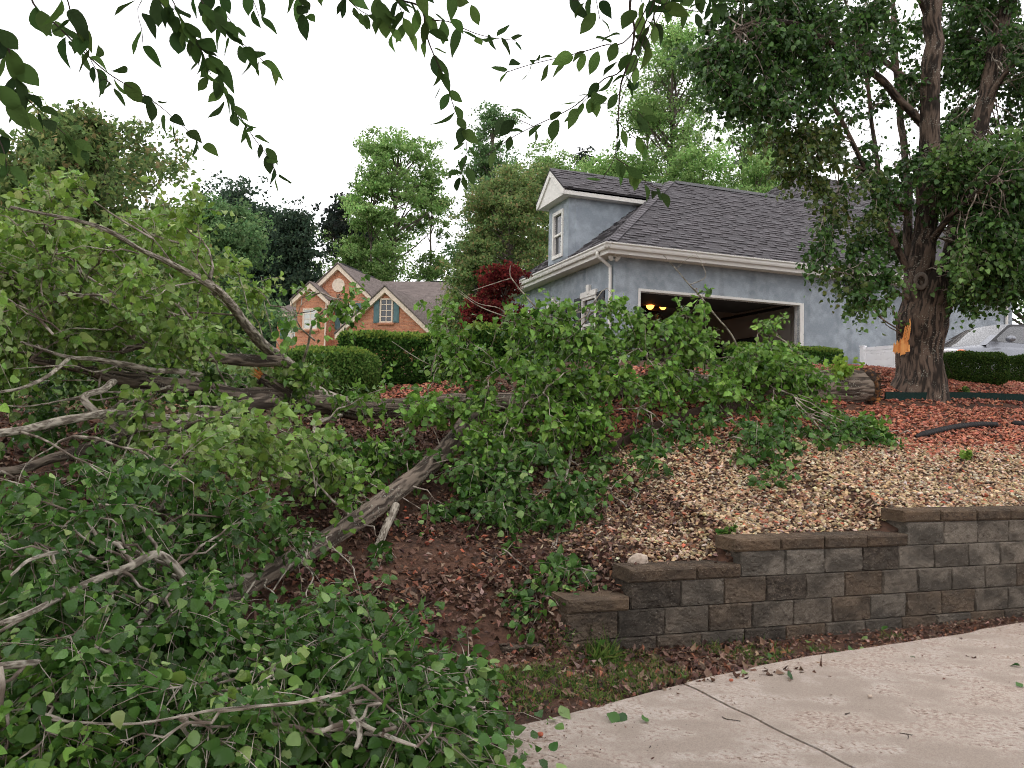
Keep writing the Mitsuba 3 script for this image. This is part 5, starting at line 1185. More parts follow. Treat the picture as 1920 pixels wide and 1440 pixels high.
def thin_limb(p0, p1, r):
    p0, p1 = np.array(p0, float), np.array(p1, float); L = np.linalg.norm(p1 - p0); t = np.linspace(0, 1, 6)[:, None]
    q = p0 + (p1 - p0) * t + np.r_[np.zeros((1, 3)), lg.normal(size=(5, 3)) * .028 * L * [1, 1, .7]] + np.array([0, 0, 1]) * np.sin(np.pi * t) * L * lg.uniform(-.04, .12)
    limbs.append(([(*a, b) for a, b in zip(q, np.linspace(r, r * .25, 6))], 'bark_limb'))
for p0, p1, r in [
    ((-3.460, 8.000, 2.072), (-3.497, 5.800, 1.968), 0.012),
    ((-3.381, 8.200, 1.979), (-3.434, 5.600, 1.661), 0.014),
    ((-3.350, 8.400, 1.908), (-3.384, 6.200, 1.431), 0.012),
    ((-3.461, 7.500, 2.484), (-3.559, 5.800, 2.387), 0.01),
    ((-3.174, 8.300, 2.536), (-3.317, 6.600, 2.595), 0.01),
    ((-3.296, 7.600, 2.250), (-3.476, 6.000, 2.259), 0.009),
    ((-2.923, 8.300, 1.751), (-2.758, 6.000, 1.255), 0.012),
    ((-3.135, 7.300, 1.557), (-2.894, 5.400, 1.109), 0.011),
    ((-3.271, 6.800, 1.466), (-2.973, 4.900, 1.087), 0.01),
    ((-2.271, 5.600, 1.035), (-2.486, 4.600, 1.009), 0.009),
    ((-2.007, 5.600, 0.824), (-2.282, 4.800, 0.958), 0.008),
    ((-1.888, 5.500, 0.541), (-1.990, 4.400, 0.679), 0.009),
    ((-2.054, 4.900, 0.496), (-2.165, 4.200, 0.610), 0.008),
    ((-2.018, 5.200, 0.556), (-2.075, 4.300, 0.534), 0.009),
    ((-2.118, 4.900, 0.510), (-1.794, 3.900, 0.367), 0.008),
    ((-1.771, 5.700, 0.487), (-1.460, 4.300, 0.412), 0.009),
    ((-1.721, 5.900, 0.506), (-1.151, 4.600, 0.423), 0.008),
    ((-1.599, 6.300, 0.576), (-0.976, 4.900, 0.412), 0.008),
    ((-1.402, 6.900, 0.705), (-0.871, 5.200, 0.440), 0.007),
    ((-2.052, 4.100, 0.461), (-2.043, 3.600, 0.365), 0.008),
    ((-1.796, 4.300, 0.486), (-1.755, 3.500, 0.252), 0.007),
    ((-1.390, 4.100, 0.417), (-1.374, 3.500, 0.261), 0.007),
    ((-1.184, 4.300, 0.418), (-1.038, 3.500, 0.269), 0.007),
    ((-0.986, 4.400, 0.423), (-0.747, 3.600, 0.282), 0.007),
    ((-0.685, 4.300, 0.403), (-0.498, 3.800, 0.262), 0.006),
    ((-2.615, 9.000, 2.631), (-2.087, 8.700, 3.070), 0.006),
    ((-2.863, 8.000, 2.826), (-3.199, 7.600, 3.412), 0.01),
    ((-2.931, 7.000, 2.923), (-3.318, 6.800, 3.351), 0.008),
    ((-3.028, 6.500, 2.953), (-3.294, 5.900, 2.839), 0.008),
    ((-2.899, 7.400, 2.893), (-3.006, 6.400, 2.571), 0.009),
    ((1.469, 10.700, 2.365), (2.012, 10.300, 3.032), 0.008),
    ((1.833, 10.400, 2.594), (1.002, 9.600, 2.346), 0.008),
    ((3.096, 11.000, 2.496), (1.815, 9.900, 2.192), 0.009),
    ((2.402, 10.800, 2.465), (1.346, 9.300, 1.785), 0.008),
    ((0.245, 9.800, 2.665), (-0.361, 9.200, 2.104), 0.007),
    ((0.917, 10.100, 2.646), (0.304, 9.200, 1.999), 0.008),
    ((1.219, 10.400, 2.559), (0.564, 9.900, 3.076), 0.007),
    ((0.842, 10.000, 2.634), (1.450, 9.200, 1.906), 0.009),
    ((0.578, 9.800, 2.157), (-0.098, 8.700, 1.459), 0.008),
    ((1.501, 10.400, 2.074), (1.778, 9.000, 1.439), 0.009),
    ((2.429, 10.900, 2.151), (2.658, 9.200, 1.515), 0.009),
    ((1.701, 10.400, 2.352), (2.466, 10.200, 2.760), 0.008),
    ((0.000, 9.700, 2.138), (-0.554, 9.200, 2.522), 0.007),
    ((1.043, 9.900, 1.849), (0.298, 8.600, 1.358), 0.008),
    ((3.344, 11.100, 2.291), (3.561, 9.700, 1.779), 0.008),
]: thin_limb(p0, p1, r)
for pts, bk in limbs:
    r0 = max(p[3] for p in pts); thick = r0 > .06
    v, f, uv = bough(pts, 26 if thick else 12 if r0 > .02 else 7, .04, .009 if thick else .0, .03 if not thick else .02, int(abs(pts[0][0]) * 97) % 50)
    add(f'{FT}__branch', MB().put(v, f, uv=bark_uv(uv, bk)).ply('bark', True))


def splinters(c, d, r, n, ln, seed, key, mat='fresh_wood', w=.012):
    """torn wood: long wedges standing out of a broken end"""
    g = np.random.default_rng(seed); d = unit(np.array(d, float)); a = unit(np.cross(d, ZX)); b = np.cross(d, a); m = MB()
    for i in range(n):
        q = r * math.sqrt(g.random()); t = g.uniform(0, 6.28); P = np.array(c) + a * q * math.cos(t) + b * q * math.sin(t)
        l = ln * g.uniform(.4, 1.2); ww = w * g.uniform(.5, 1.6); tip = P + d * l + (a * g.normal() + b * g.normal()) * l * .16; t2 = t + g.uniform(-.6, .6)
        e1, e2 = a * math.cos(t2) + b * math.sin(t2), -a * math.sin(t2) + b * math.cos(t2)
        v = np.array([P - d * .05 + e1 * ww, P - d * .05 + e2 * ww * .5, P - d * .05 - e1 * ww, P - d * .05 - e2 * ww * .5, tip + e1 * ww * .15, tip - e1 * ww * .15])
        m.put(v, [[0, 1, 4], [1, 5, 4], [1, 2, 5], [2, 3, 5], [3, 4, 5], [3, 0, 4], [0, 2, 1], [0, 3, 2]])
    return add(key, m.ply(mat))


tb = np.array((5.151, 11.950, 2.315)); td = unit(tb - np.array((4.139, 11.700, 2.279)))
sv_ = trimesh.creation.icosphere(subdivisions=4); q_ = np.array(sv_.vertices)
hh = 1 + .55 * (meshkit.fbm(q_ * 3.2, 4, 8) - .5)
ta_, tb2 = unit(np.cross(td, ZX)), np.cross(unit(np.cross(td, ZX)), td)
v = tb + (q_[:, :1] * ta_ * .265 + q_[:, 1:2] * tb2 * .265 + q_[:, 2:] * td * .24) * hh[:, None]
k = add(f'{FT}__broken_end', mikit.ply((v, np.array(sv_.faces)), 'rotten_wood', smooth=True), 'dark rotten broken trunk end with orange splinters')
toE = unit(EYE - tb)
splinters(tb + td * .13 + toE * .06 - ZX * .07, td + toE * .35, .12, 70, .13, 5, f'{k}__splinter', 'fresh_wood', .02)
splinters(tb + td * .10, td, .24, 110, .17, 6, f'{k}__rotten_splinter', 'rotten_wood', .02)
splinters((-2.824, 9.150, 2.126), np.array((-2.894, 9.000, 2.209)) - np.array((-2.740, 9.200, 2.058)), .035, 14, .16, 7, f'{FT}__splinter', 'fresh_wood', .014)

PT = [([(.102, .212, .031), (.145, .278, .044), (.200, .355, .064), (.055, .120, .022)], [4, 4, 2.4, 1.8]),           # mixed green
      ([(.30, .41, .15), (.24, .36, .095), (.16, .28, .05), (.22, .35, .07), (.10, .19, .035)], [2.4, 3, 3, 3, 2]),       # many pale undersides
      ([(.040, .095, .019), (.066, .148, .028), (.105, .215, .042), (.23, .35, .11)], [4, 4, 2.2, .9]),                  # darker
      ([(.20, .32, .055), (.25, .39, .08), (.14, .245, .042), (.32, .41, .14)], [3, 3, 3, 1.6])]                         # light yellow-green
CL = [
    ((-3.887, 6.500, 2.976), (1.00, 0.90, 0.36), 131, 3),
    ((-3.881, 6.200, 3.096), (0.50, 0.60, 0.16), 37, 3),
    ((-3.750, 7.400, 3.350), (0.80, 0.70, 0.28), 97, 3),
    ((-3.558, 8.200, 3.495), (0.50, 0.70, 0.20), 65, 3),
    ((-3.572, 6.000, 2.574), (0.90, 0.80, 0.45), 121, 1),
    ((-3.718, 7.200, 2.775), (0.90, 0.60, 0.42), 131, 1),
    ((-3.587, 8.600, 2.902), (0.60, 0.60, 0.40), 97, 3),
    ((-3.380, 9.400, 3.407), (0.30, 0.40, 0.25), 18, 3),
    ((-3.176, 9.400, 2.975), (0.35, 0.40, 0.30), 21, 3),
    ((-4.028, 6.800, 2.339), (0.70, 0.50, 0.30), 70, 1),
    ((-3.704, 7.400, 2.417), (0.80, 0.50, 0.28), 70, 1),
    ((-3.779, 9.400, 2.619), (0.50, 0.50, 0.26), 36, 1),
    ((-3.099, 9.600, 2.563), (0.35, 0.40, 0.25), 17, 0),
    ((-4.121, 7.000, 1.877), (0.70, 0.40, 0.20), 24, 0),
    ((-3.769, 7.900, 1.851), (0.60, 0.40, 0.18), 24, 0),
    ((-3.310, 8.600, 1.748), (0.60, 0.40, 0.18), 30, 0),
    ((-2.471, 8.900, 2.682), (0.22, 0.30, 0.30), 5, 0),
    ((-2.037, 8.900, 2.810), (0.30, 0.30, 0.30), 11, 0),
    ((-1.818, 8.800, 2.976), (0.15, 0.20, 0.15), 6, 0),
    ((-2.233, 9.200, 2.179), (0.40, 0.40, 0.20), 24, 0),
    ((-2.706, 9.400, 2.027), (0.30, 0.40, 0.16), 24, 1),
    ((-1.826, 9.300, 2.073), (0.30, 0.30, 0.20), 19, 0),
    ((-2.097, 6.600, 1.454), (0.75, 0.55, 0.30), 85, 1),
    ((-2.355, 6.700, 1.620), (0.60, 0.50, 0.25), 52, 1),
    ((-1.892, 7.300, 1.444), (0.55, 0.40, 0.25), 45, 1),
    ((-1.713, 7.200, 1.124), (0.30, 0.30, 0.20), 19, 0),
    ((-2.412, 5.900, 1.422), (0.60, 0.60, 0.25), 49, 1),
    ((-2.829, 5.600, 1.275), (0.70, 0.50, 0.25), 50, 2),
    ((-2.911, 5.000, 1.208), (0.70, 0.50, 0.25), 55, 2),
    ((-2.549, 4.500, 1.020), (0.65, 0.60, 0.33), 81, 2),
    ((-2.301, 4.900, 1.008), (0.70, 0.60, 0.32), 89, 2),
    ((-2.088, 5.600, 1.003), (0.50, 0.50, 0.26), 71, 2),
    ((-1.865, 5.300, 0.869), (0.25, 0.35, 0.18), 29, 2),
    ((-2.358, 4.100, 0.759), (0.55, 0.50, 0.28), 63, 2),
    ((-2.111, 4.300, 0.697), (0.55, 0.50, 0.28), 81, 2),
    ((-2.000, 4.900, 0.701), (0.50, 0.50, 0.26), 81, 2),
    ((-1.663, 4.700, 0.460), (0.40, 0.40, 0.18), 52, 2),
    ((-1.302, 5.000, 0.396), (0.25, 0.30, 0.12), 26, 2),
    ((-2.097, 3.800, 0.535), (0.50, 0.45, 0.25), 63, 2),
    ((-1.820, 4.000, 0.461), (0.50, 0.45, 0.25), 81, 2),
    ((-1.507, 4.200, 0.438), (0.45, 0.45, 0.24), 81, 2),
    ((-1.213, 4.400, 0.446), (0.40, 0.40, 0.22), 71, 2),
    ((-0.998, 4.700, 0.491), (0.35, 0.35, 0.20), 63, 2),
    ((-0.819, 4.900, 0.447), (0.12, 0.20, 0.12), 15, 2),
    ((-1.231, 5.300, 0.443), (0.20, 0.20, 0.10), 10, 0),
    ((-1.942, 3.500, 0.401), (0.45, 0.40, 0.20), 55, 0),
    ((-1.722, 3.700, 0.362), (0.45, 0.40, 0.22), 71, 2),
    ((-1.402, 3.800, 0.312), (0.45, 0.40, 0.20), 63, 2),
    ((-1.240, 3.550, 0.356), (0.45, 0.20, 0.10), 31, 1),
    ((-1.116, 3.900, 0.334), (0.40, 0.40, 0.20), 71, 2),
    ((-0.835, 4.100, 0.378), (0.35, 0.35, 0.20), 71, 2),
    ((-0.559, 4.200, 0.381), (0.28, 0.30, 0.17), 55, 2),
    ((-0.315, 4.200, 0.360), (0.18, 0.25, 0.14), 40, 2),
    ((-0.241, 3.950, 0.288), (0.20, 0.22, 0.12), 40, 2),
    ((-0.513, 3.900, 0.274), (0.25, 0.25, 0.14), 40, 2),
    ((-1.807, 3.350, 0.287), (0.40, 0.35, 0.14), 48, 0),
    ((-1.508, 3.400, 0.275), (0.40, 0.35, 0.14), 55, 2),
    ((-1.195, 3.500, 0.265), (0.40, 0.35, 0.15), 55, 2),
    ((-0.872, 3.550, 0.276), (0.35, 0.30, 0.15), 55, 2),
    ((-0.561, 3.600, 0.242), (0.28, 0.25, 0.12), 40, 2),
    ((-0.285, 3.600, 0.248), (0.20, 0.20, 0.10), 36, 2),
    ((-0.053, 3.600, 0.213), (0.10, 0.12, 0.05), 10, 2),
    ((-5.010, 8.400, 2.116), (0.80, 0.50, 0.40), 80, 2),
    ((-4.435, 8.900, 2.165), (0.80, 0.50, 0.35), 80, 2),
    ((-3.904, 9.600, 2.228), (0.60, 0.50, 0.30), 60, 2),
    ((-4.052, 7.400, 1.632), (0.80, 0.40, 0.20), 50, 2),
    ((-3.605, 10.200, 2.077), (0.40, 0.40, 0.20), 30, 2),
    ((-0.511, 9.500, 2.615), (0.35, 0.40, 0.28), 44, 0),
    ((-0.011, 9.600, 2.575), (0.40, 0.45, 0.30), 64, 0),
    ((0.565, 9.800, 2.770), (0.45, 0.45, 0.26), 64, 0),
    ((1.099, 10.000, 2.937), (0.30, 0.35, 0.24), 48, 0),
    ((1.525, 10.200, 2.872), (0.40, 0.40, 0.26), 64, 0),
    ((2.137, 10.400, 2.876), (0.25, 0.30, 0.16), 60, 0),
    ((2.355, 10.600, 2.659), (0.45, 0.40, 0.20), 64, 0),
    ((3.039, 10.800, 2.552), (0.40, 0.40, 0.20), 60, 0),
    ((3.674, 11.000, 2.438), (0.35, 0.35, 0.20), 63, 0),
    ((4.145, 11.100, 2.310), (0.20, 0.30, 0.18), 27, 0),
    ((1.094, 10.000, 3.235), (0.10, 0.12, 0.10), 6, 0),
    ((2.327, 10.500, 3.149), (0.11, 0.12, 0.12), 16, 0),
    ((3.452, 11.000, 3.085), (0.10, 0.12, 0.10), 8, 0),
    ((3.490, 11.000, 2.868), (0.12, 0.12, 0.08), 6, 0),
    ((-0.624, 9.500, 2.175), (0.40, 0.40, 0.26), 40, 0),
    ((-0.062, 9.400, 2.121), (0.40, 0.40, 0.28), 51, 0),
    ((0.496, 9.500, 2.202), (0.45, 0.45, 0.28), 70, 0),
    ((1.142, 9.700, 2.229), (0.45, 0.45, 0.28), 70, 0),
    ((1.833, 10.000, 2.263), (0.45, 0.45, 0.24), 62, 0),
    ((2.564, 10.300, 2.163), (0.40, 0.40, 0.22), 56, 0),
    ((3.234, 10.500, 2.051), (0.40, 0.40, 0.22), 78, 0),
    ((3.751, 10.600, 1.997), (0.30, 0.30, 0.20), 43, 0),
    ((-1.275, 8.800, 1.400), (0.35, 0.30, 0.12), 30, 0),
    ((-0.783, 9.300, 1.794), (0.25, 0.30, 0.15), 34, 0),
    ((-0.165, 9.000, 1.627), (0.40, 0.40, 0.26), 51, 0),
    ((0.427, 9.100, 1.641), (0.40, 0.40, 0.26), 62, 0),
    ((1.044, 9.300, 1.656), (0.40, 0.40, 0.26), 62, 0),
    ((1.687, 9.500, 1.671), (0.40, 0.40, 0.24), 56, 2),
    ((2.357, 9.700, 1.624), (0.40, 0.40, 0.24), 56, 2),
    ((2.899, 9.400, 1.578), (0.40, 0.40, 0.24), 131, 2),
    ((3.498, 9.700, 1.620), (0.35, 0.35, 0.20), 94, 2),
    ((4.088, 9.900, 1.632), (0.35, 0.30, 0.16), 74, 2),
    ((4.619, 10.000, 1.643), (0.22, 0.22, 0.13), 45, 0),
    ((4.027, 9.600, 1.446), (0.25, 0.25, 0.10), 45, 2),
    ((-1.544, 8.000, 1.230), (0.35, 0.35, 0.16), 48, 2),
    ((-1.711, 7.800, 1.286), (0.30, 0.30, 0.20), 26, 0),
    ((-1.104, 8.600, 1.325), (0.20, 0.25, 0.12), 20, 2),
    ((-0.309, 8.500, 1.126), (0.28, 0.30, 0.22), 56, 2),
    ((0.021, 8.500, 1.190), (0.35, 0.35, 0.25), 40, 2),
    ((0.582, 8.600, 1.198), (0.35, 0.35, 0.25), 28, 2),
    ((1.123, 8.900, 1.253), (0.30, 0.30, 0.20), 20, 2),
    ((1.699, 9.200, 1.312), (0.30, 0.30, 0.18), 20, 2),
    ((2.806, 8.900, 1.235), (0.30, 0.30, 0.20), 62, 2),
    ((2.596, 8.400, 0.984), (0.20, 0.20, 0.14), 40, 2),
    ((2.320, 8.100, 0.873), (0.08, 0.08, 0.07), 9, 0),
    ((-0.431, 7.900, 0.750), (0.20, 0.25, 0.18), 38, 2),
    ((-0.072, 7.900, 0.759), (0.30, 0.25, 0.20), 42, 2),
    ((0.386, 7.800, 0.756), (0.28, 0.25, 0.25), 110, 2),
    ((0.705, 8.000, 0.870), (0.15, 0.20, 0.25), 24, 2),
    ((0.473, 7.100, 0.496), (0.20, 0.20, 0.22), 90, 2),
    ((0.319, 6.650, 0.331), (0.20, 0.18, 0.14), 80, 2),
    ((0.166, 6.400, 0.226), (0.12, 0.12, 0.08), 30, 2),
    ((1.382, 8.500, 0.947), (0.10, 0.10, 0.20), 44, 2),
    ((1.239, 7.900, 0.638), (0.06, 0.08, 0.18), 28, 0),
    ((1.093, 7.400, 0.462), (0.06, 0.06, 0.08), 14, 0),
    ((0.761, 6.750, 0.322), (0.10, 0.10, 0.05), 14, 2),
    ((-0.252, 7.400, 0.525), (0.10, 0.12, 0.10), 10, 2),
    ((-1.053, 7.000, 0.520), (0.15, 0.15, 0.10), 10, 2),
    ((-1.388, 7.500, 0.917), (0.15, 0.15, 0.12), 5, 2),
]
g = np.random.default_rng(77)
skel = sample_skel([trunk] + [b for b, _ in limbs])
spF = spray([(c, r, n, p) for c, r, n, p in CL], skel, g, .088, 9, .38)
nF = leafy(FT, spF, PT, g, 'leaf_glossy', BROAD_HI, BROAD, 300, seed=5)

# ---------------------------------------------------------------- the standing tree
ST = add('standing_tree', None, 'tall standing twin-stemmed tree with a fresh orange wound on its trunk', 'tree')
t0 = np.array((6.490, 13.000, 2.353))
YB = float(t0[1])
stems = [
    ('trunk', [(*(t0 + [.0, 0, -.2]), .50), (*(t0 + [0, 0, .03]), .42), (*(t0 + [0, 0, .18]), .375), (*(6.491, 13.000, 2.720), .355), (*(6.508, 13.000, 3.149), .345), (*(6.577, 13.000, 3.580), .355), (*(6.664, 13.000, 3.971), .30), (*(6.733, 13.000, 4.361), .15)], 3),
    ('stem', [(*(6.548, 13.080, 3.245), .13), (*(6.440, 13.000, 3.577), .20), (*(6.444, 12.920, 3.995), .20), (*(6.529, 12.900, 4.595), .18), (*(6.556, 12.850, 5.187), .17), (*(6.557, 12.800, 6.035), .155), (*(6.593, 12.800, 6.903), .15), (*(6.621, 12.800, 7.777), .145), (*(6.658, 12.800, 8.658), .135), (*(6.750, 12.800, 10.885), .11), (*(6.847, 13.000, 14.260), .05)], 5),
    ('stem', [(*(6.696, 13.100, 3.164), .14), (*(6.800, 13.100, 3.513), .21), (*(6.957, 13.100, 3.951), .20), (*(7.124, 13.150, 4.576), .165), (*(7.277, 13.200, 5.296), .15), (*(7.530, 13.300, 6.224), .14), (*(7.797, 13.400, 7.172), .13), (*(8.068, 13.500, 8.140), .12), (*(8.362, 13.600, 9.128), .115), (*(8.970, 13.700, 11.579), .08), (*(9.367, 13.700, 14.012), .04)], 7),
    ('branch', [(*(6.481, 13.150, 4.035), .09), (*(6.476, 13.300, 4.858), .075), (*(6.548, 13.500, 5.902), .065), (*(6.554, 13.700, 7.261), .055), (*(6.492, 13.800, 8.619), .045), (*(6.445, 13.900, 10.396), .025)], 9),
    ('branch', [(*(6.347, 13.000, 4.179), .06), (*(5.970, 12.800, 4.816), .05), (*(5.609, 12.600, 5.436), .042), (*(5.331, 12.500, 5.906), .036), (*(5.023, 12.400, 6.453), .031), (*(4.693, 12.300, 6.908), .027), (*(4.409, 12.200, 7.276), .023), (*(4.088, 12.100, 7.430), .015)], 11),
    ('branch', [(*(6.038, 12.800, 4.561), .05), (*(5.871, 12.900, 5.356), .042), (*(5.786, 13.000, 6.522), .034), (*(5.611, 13.000, 7.668), .028), (*(5.347, 13.000, 8.553), .02), (*(5.082, 13.000, 9.535), .01)], 13),
    ('branch', [(*(7.187, 13.200, 4.676), .08), (*(7.310, 12.800, 5.020), .06), (*(7.494, 12.400, 5.257), .045), (*(7.878, 12.100, 5.591), .03), (*(8.462, 11.900, 5.703), .015)], 15),
    ('branch', [(*(6.605, 13.000, 4.618), .07), (*(6.588, 12.400, 4.903), .05), (*(6.662, 11.800, 5.150), .035), (*(6.817, 11.400, 5.347), .02)], 17),
    ('branch', [(*(6.669, 13.000, 6.544), .07), (*(5.601, 12.400, 7.142), .055), (*(4.301, 11.800, 7.577), .04), (*(3.390, 11.400, 7.513), .025), (*(2.659, 11.200, 7.010), .012)], 19),
    ('branch', [(*(6.697, 13.000, 7.162), .06), (*(5.770, 13.800, 8.412), .045), (*(4.569, 14.400, 9.363), .03), (*(3.456, 14.600, 9.542), .012)], 21),
    ('branch', [(*(6.305, 13.000, 5.220), .05), (*(5.564, 12.500, 5.658), .035), (*(4.743, 12.100, 5.759), .02), (*(4.188, 11.900, 6.001), .01)], 23),
    ('branch', [(*(6.158, 12.700, 3.782), .028), (*(5.604, 12.400, 3.968), .02), (*(5.069, 12.100, 4.023), .012), (*(4.710, 12.000, 4.036), .006)], 25),
    ('branch', [(*(7.797, 13.400, 7.172), .06), (*(8.046, 13.000, 7.728), .045), (*(8.495, 12.500, 8.026), .03)], 27),
    ('branch', [(*(6.743, 13.000, 8.230), .06), (*(6.065, 12.500, 8.827), .045), (*(4.690, 12.000, 9.177), .03), (*(3.280, 11.600, 9.056), .012)], 29),
    ('branch', [(*(6.050, 12.650, 3.252), .012), (*(5.732, 12.500, 3.392), .010), (*(5.400, 12.400, 3.568), .004)], 31),
    ('branch', [(*(6.050, 12.650, 3.227), .010), (*(5.727, 12.400, 3.297), .007), (*(5.600, 12.300, 3.379), .004)], 33),
    ('branch', [(*(5.984, 12.650, 3.351), .012), (*(5.855, 12.500, 3.577), .010), (*(5.686, 12.400, 3.723), .005)], 35),
]
for nm, pts, sd in stems:
    big = max(p[3] for p in pts) > .1
    v, f, uv = bough(pts, 40 if big else 10, .04 if big else .06, .018 if big else 0, .03, sd, True)
    add(f'{ST}__{nm}', MB().put(v, f, uv=bark_uv(uv, 'bark_standing')).ply('bark', True))
wg2 = np.random.default_rng(12); wc = np.array((6.045, 12.640, 2.975)); toC = unit(EYE - wc); side_ = unit(np.cross(ZX, toC)); side_ = side_ * np.sign(side_[0])
def torn(c, w, h, n, dep, lean):
    m = MB()
    for i in range(n):                                     # upright fibres broken off at uneven heights, top and bottom
        u = (i / (n - 1) - .5); ww = w / n * wg2.uniform(.6, 1.1); top = h * (1 - 1.5 * u * u) * wg2.uniform(.55, 1.1); bot = h * .55 * wg2.uniform(.5, 1.1) * (1 - u * u); d = dep * wg2.uniform(.4, 1.2)
        o_ = c + side_ * u * w + toC * d; l = side_ * lean * top
        q = [o_ - side_ * ww - ZX * bot, o_ + side_ * ww - ZX * bot * .8, o_ + side_ * ww * .7 + ZX * top * .8 + l, o_ + side_ * ww * .1 + ZX * top + l, o_ - side_ * ww * .8 + ZX * top * .7 + l]
        m.put(*prism(np.array(q), -toC * (.05 + d)))
    return m
k = add(f'{ST}__wound', torn(wc, .21, .17, 11, .05, .05).ply('fresh_wood'), 'fresh orange torn wound on the trunk')
add(f'{k}__splinter', torn(wc + side_ * .06 + ZX * .22, .07, .26, 5, .03, .22).ply('fresh_wood'))
add(f'{ST}__stub', boulder(np.array((6.085, 12.670, 3.289)), (.06, .07, .13), 33, 'rotten_wood'), 'dark broken branch stub above the wound')
kc = np.array((6.385, 12.700, 4.066)); tr_ = trimesh.creation.torus(.085, .03, major_sections=20, minor_sections=8); vv = np.array(tr_.vertices); ta_ = unit(EYE - kc); tb_ = unit(np.cross(ta_, ZX))
add(f'{ST}__branch_scar', MB().put(kc + vv[:, :1] * tb_ * .9 + vv[:, 1:2] * np.cross(tb_, ta_) * 1.25 + vv[:, 2:] * ta_, tr_.faces).ply('bark_far', 40), 'old ring-shaped branch scar')
PS = [([(.042, .095, .024), (.062, .135, .032), (.100, .200, .048), (.030, .068, .018)], [4, 4, 2.4, 1.6]),
      ([(.13, .24, .06), (.17, .29, .08), (.09, .17, .045)], [3, 2, 3]),
      ([(.080, .125, .032), (.12, .165, .04), (.055, .10, .028), (.15, .165, .05)], [3, 3, 3, .6])]
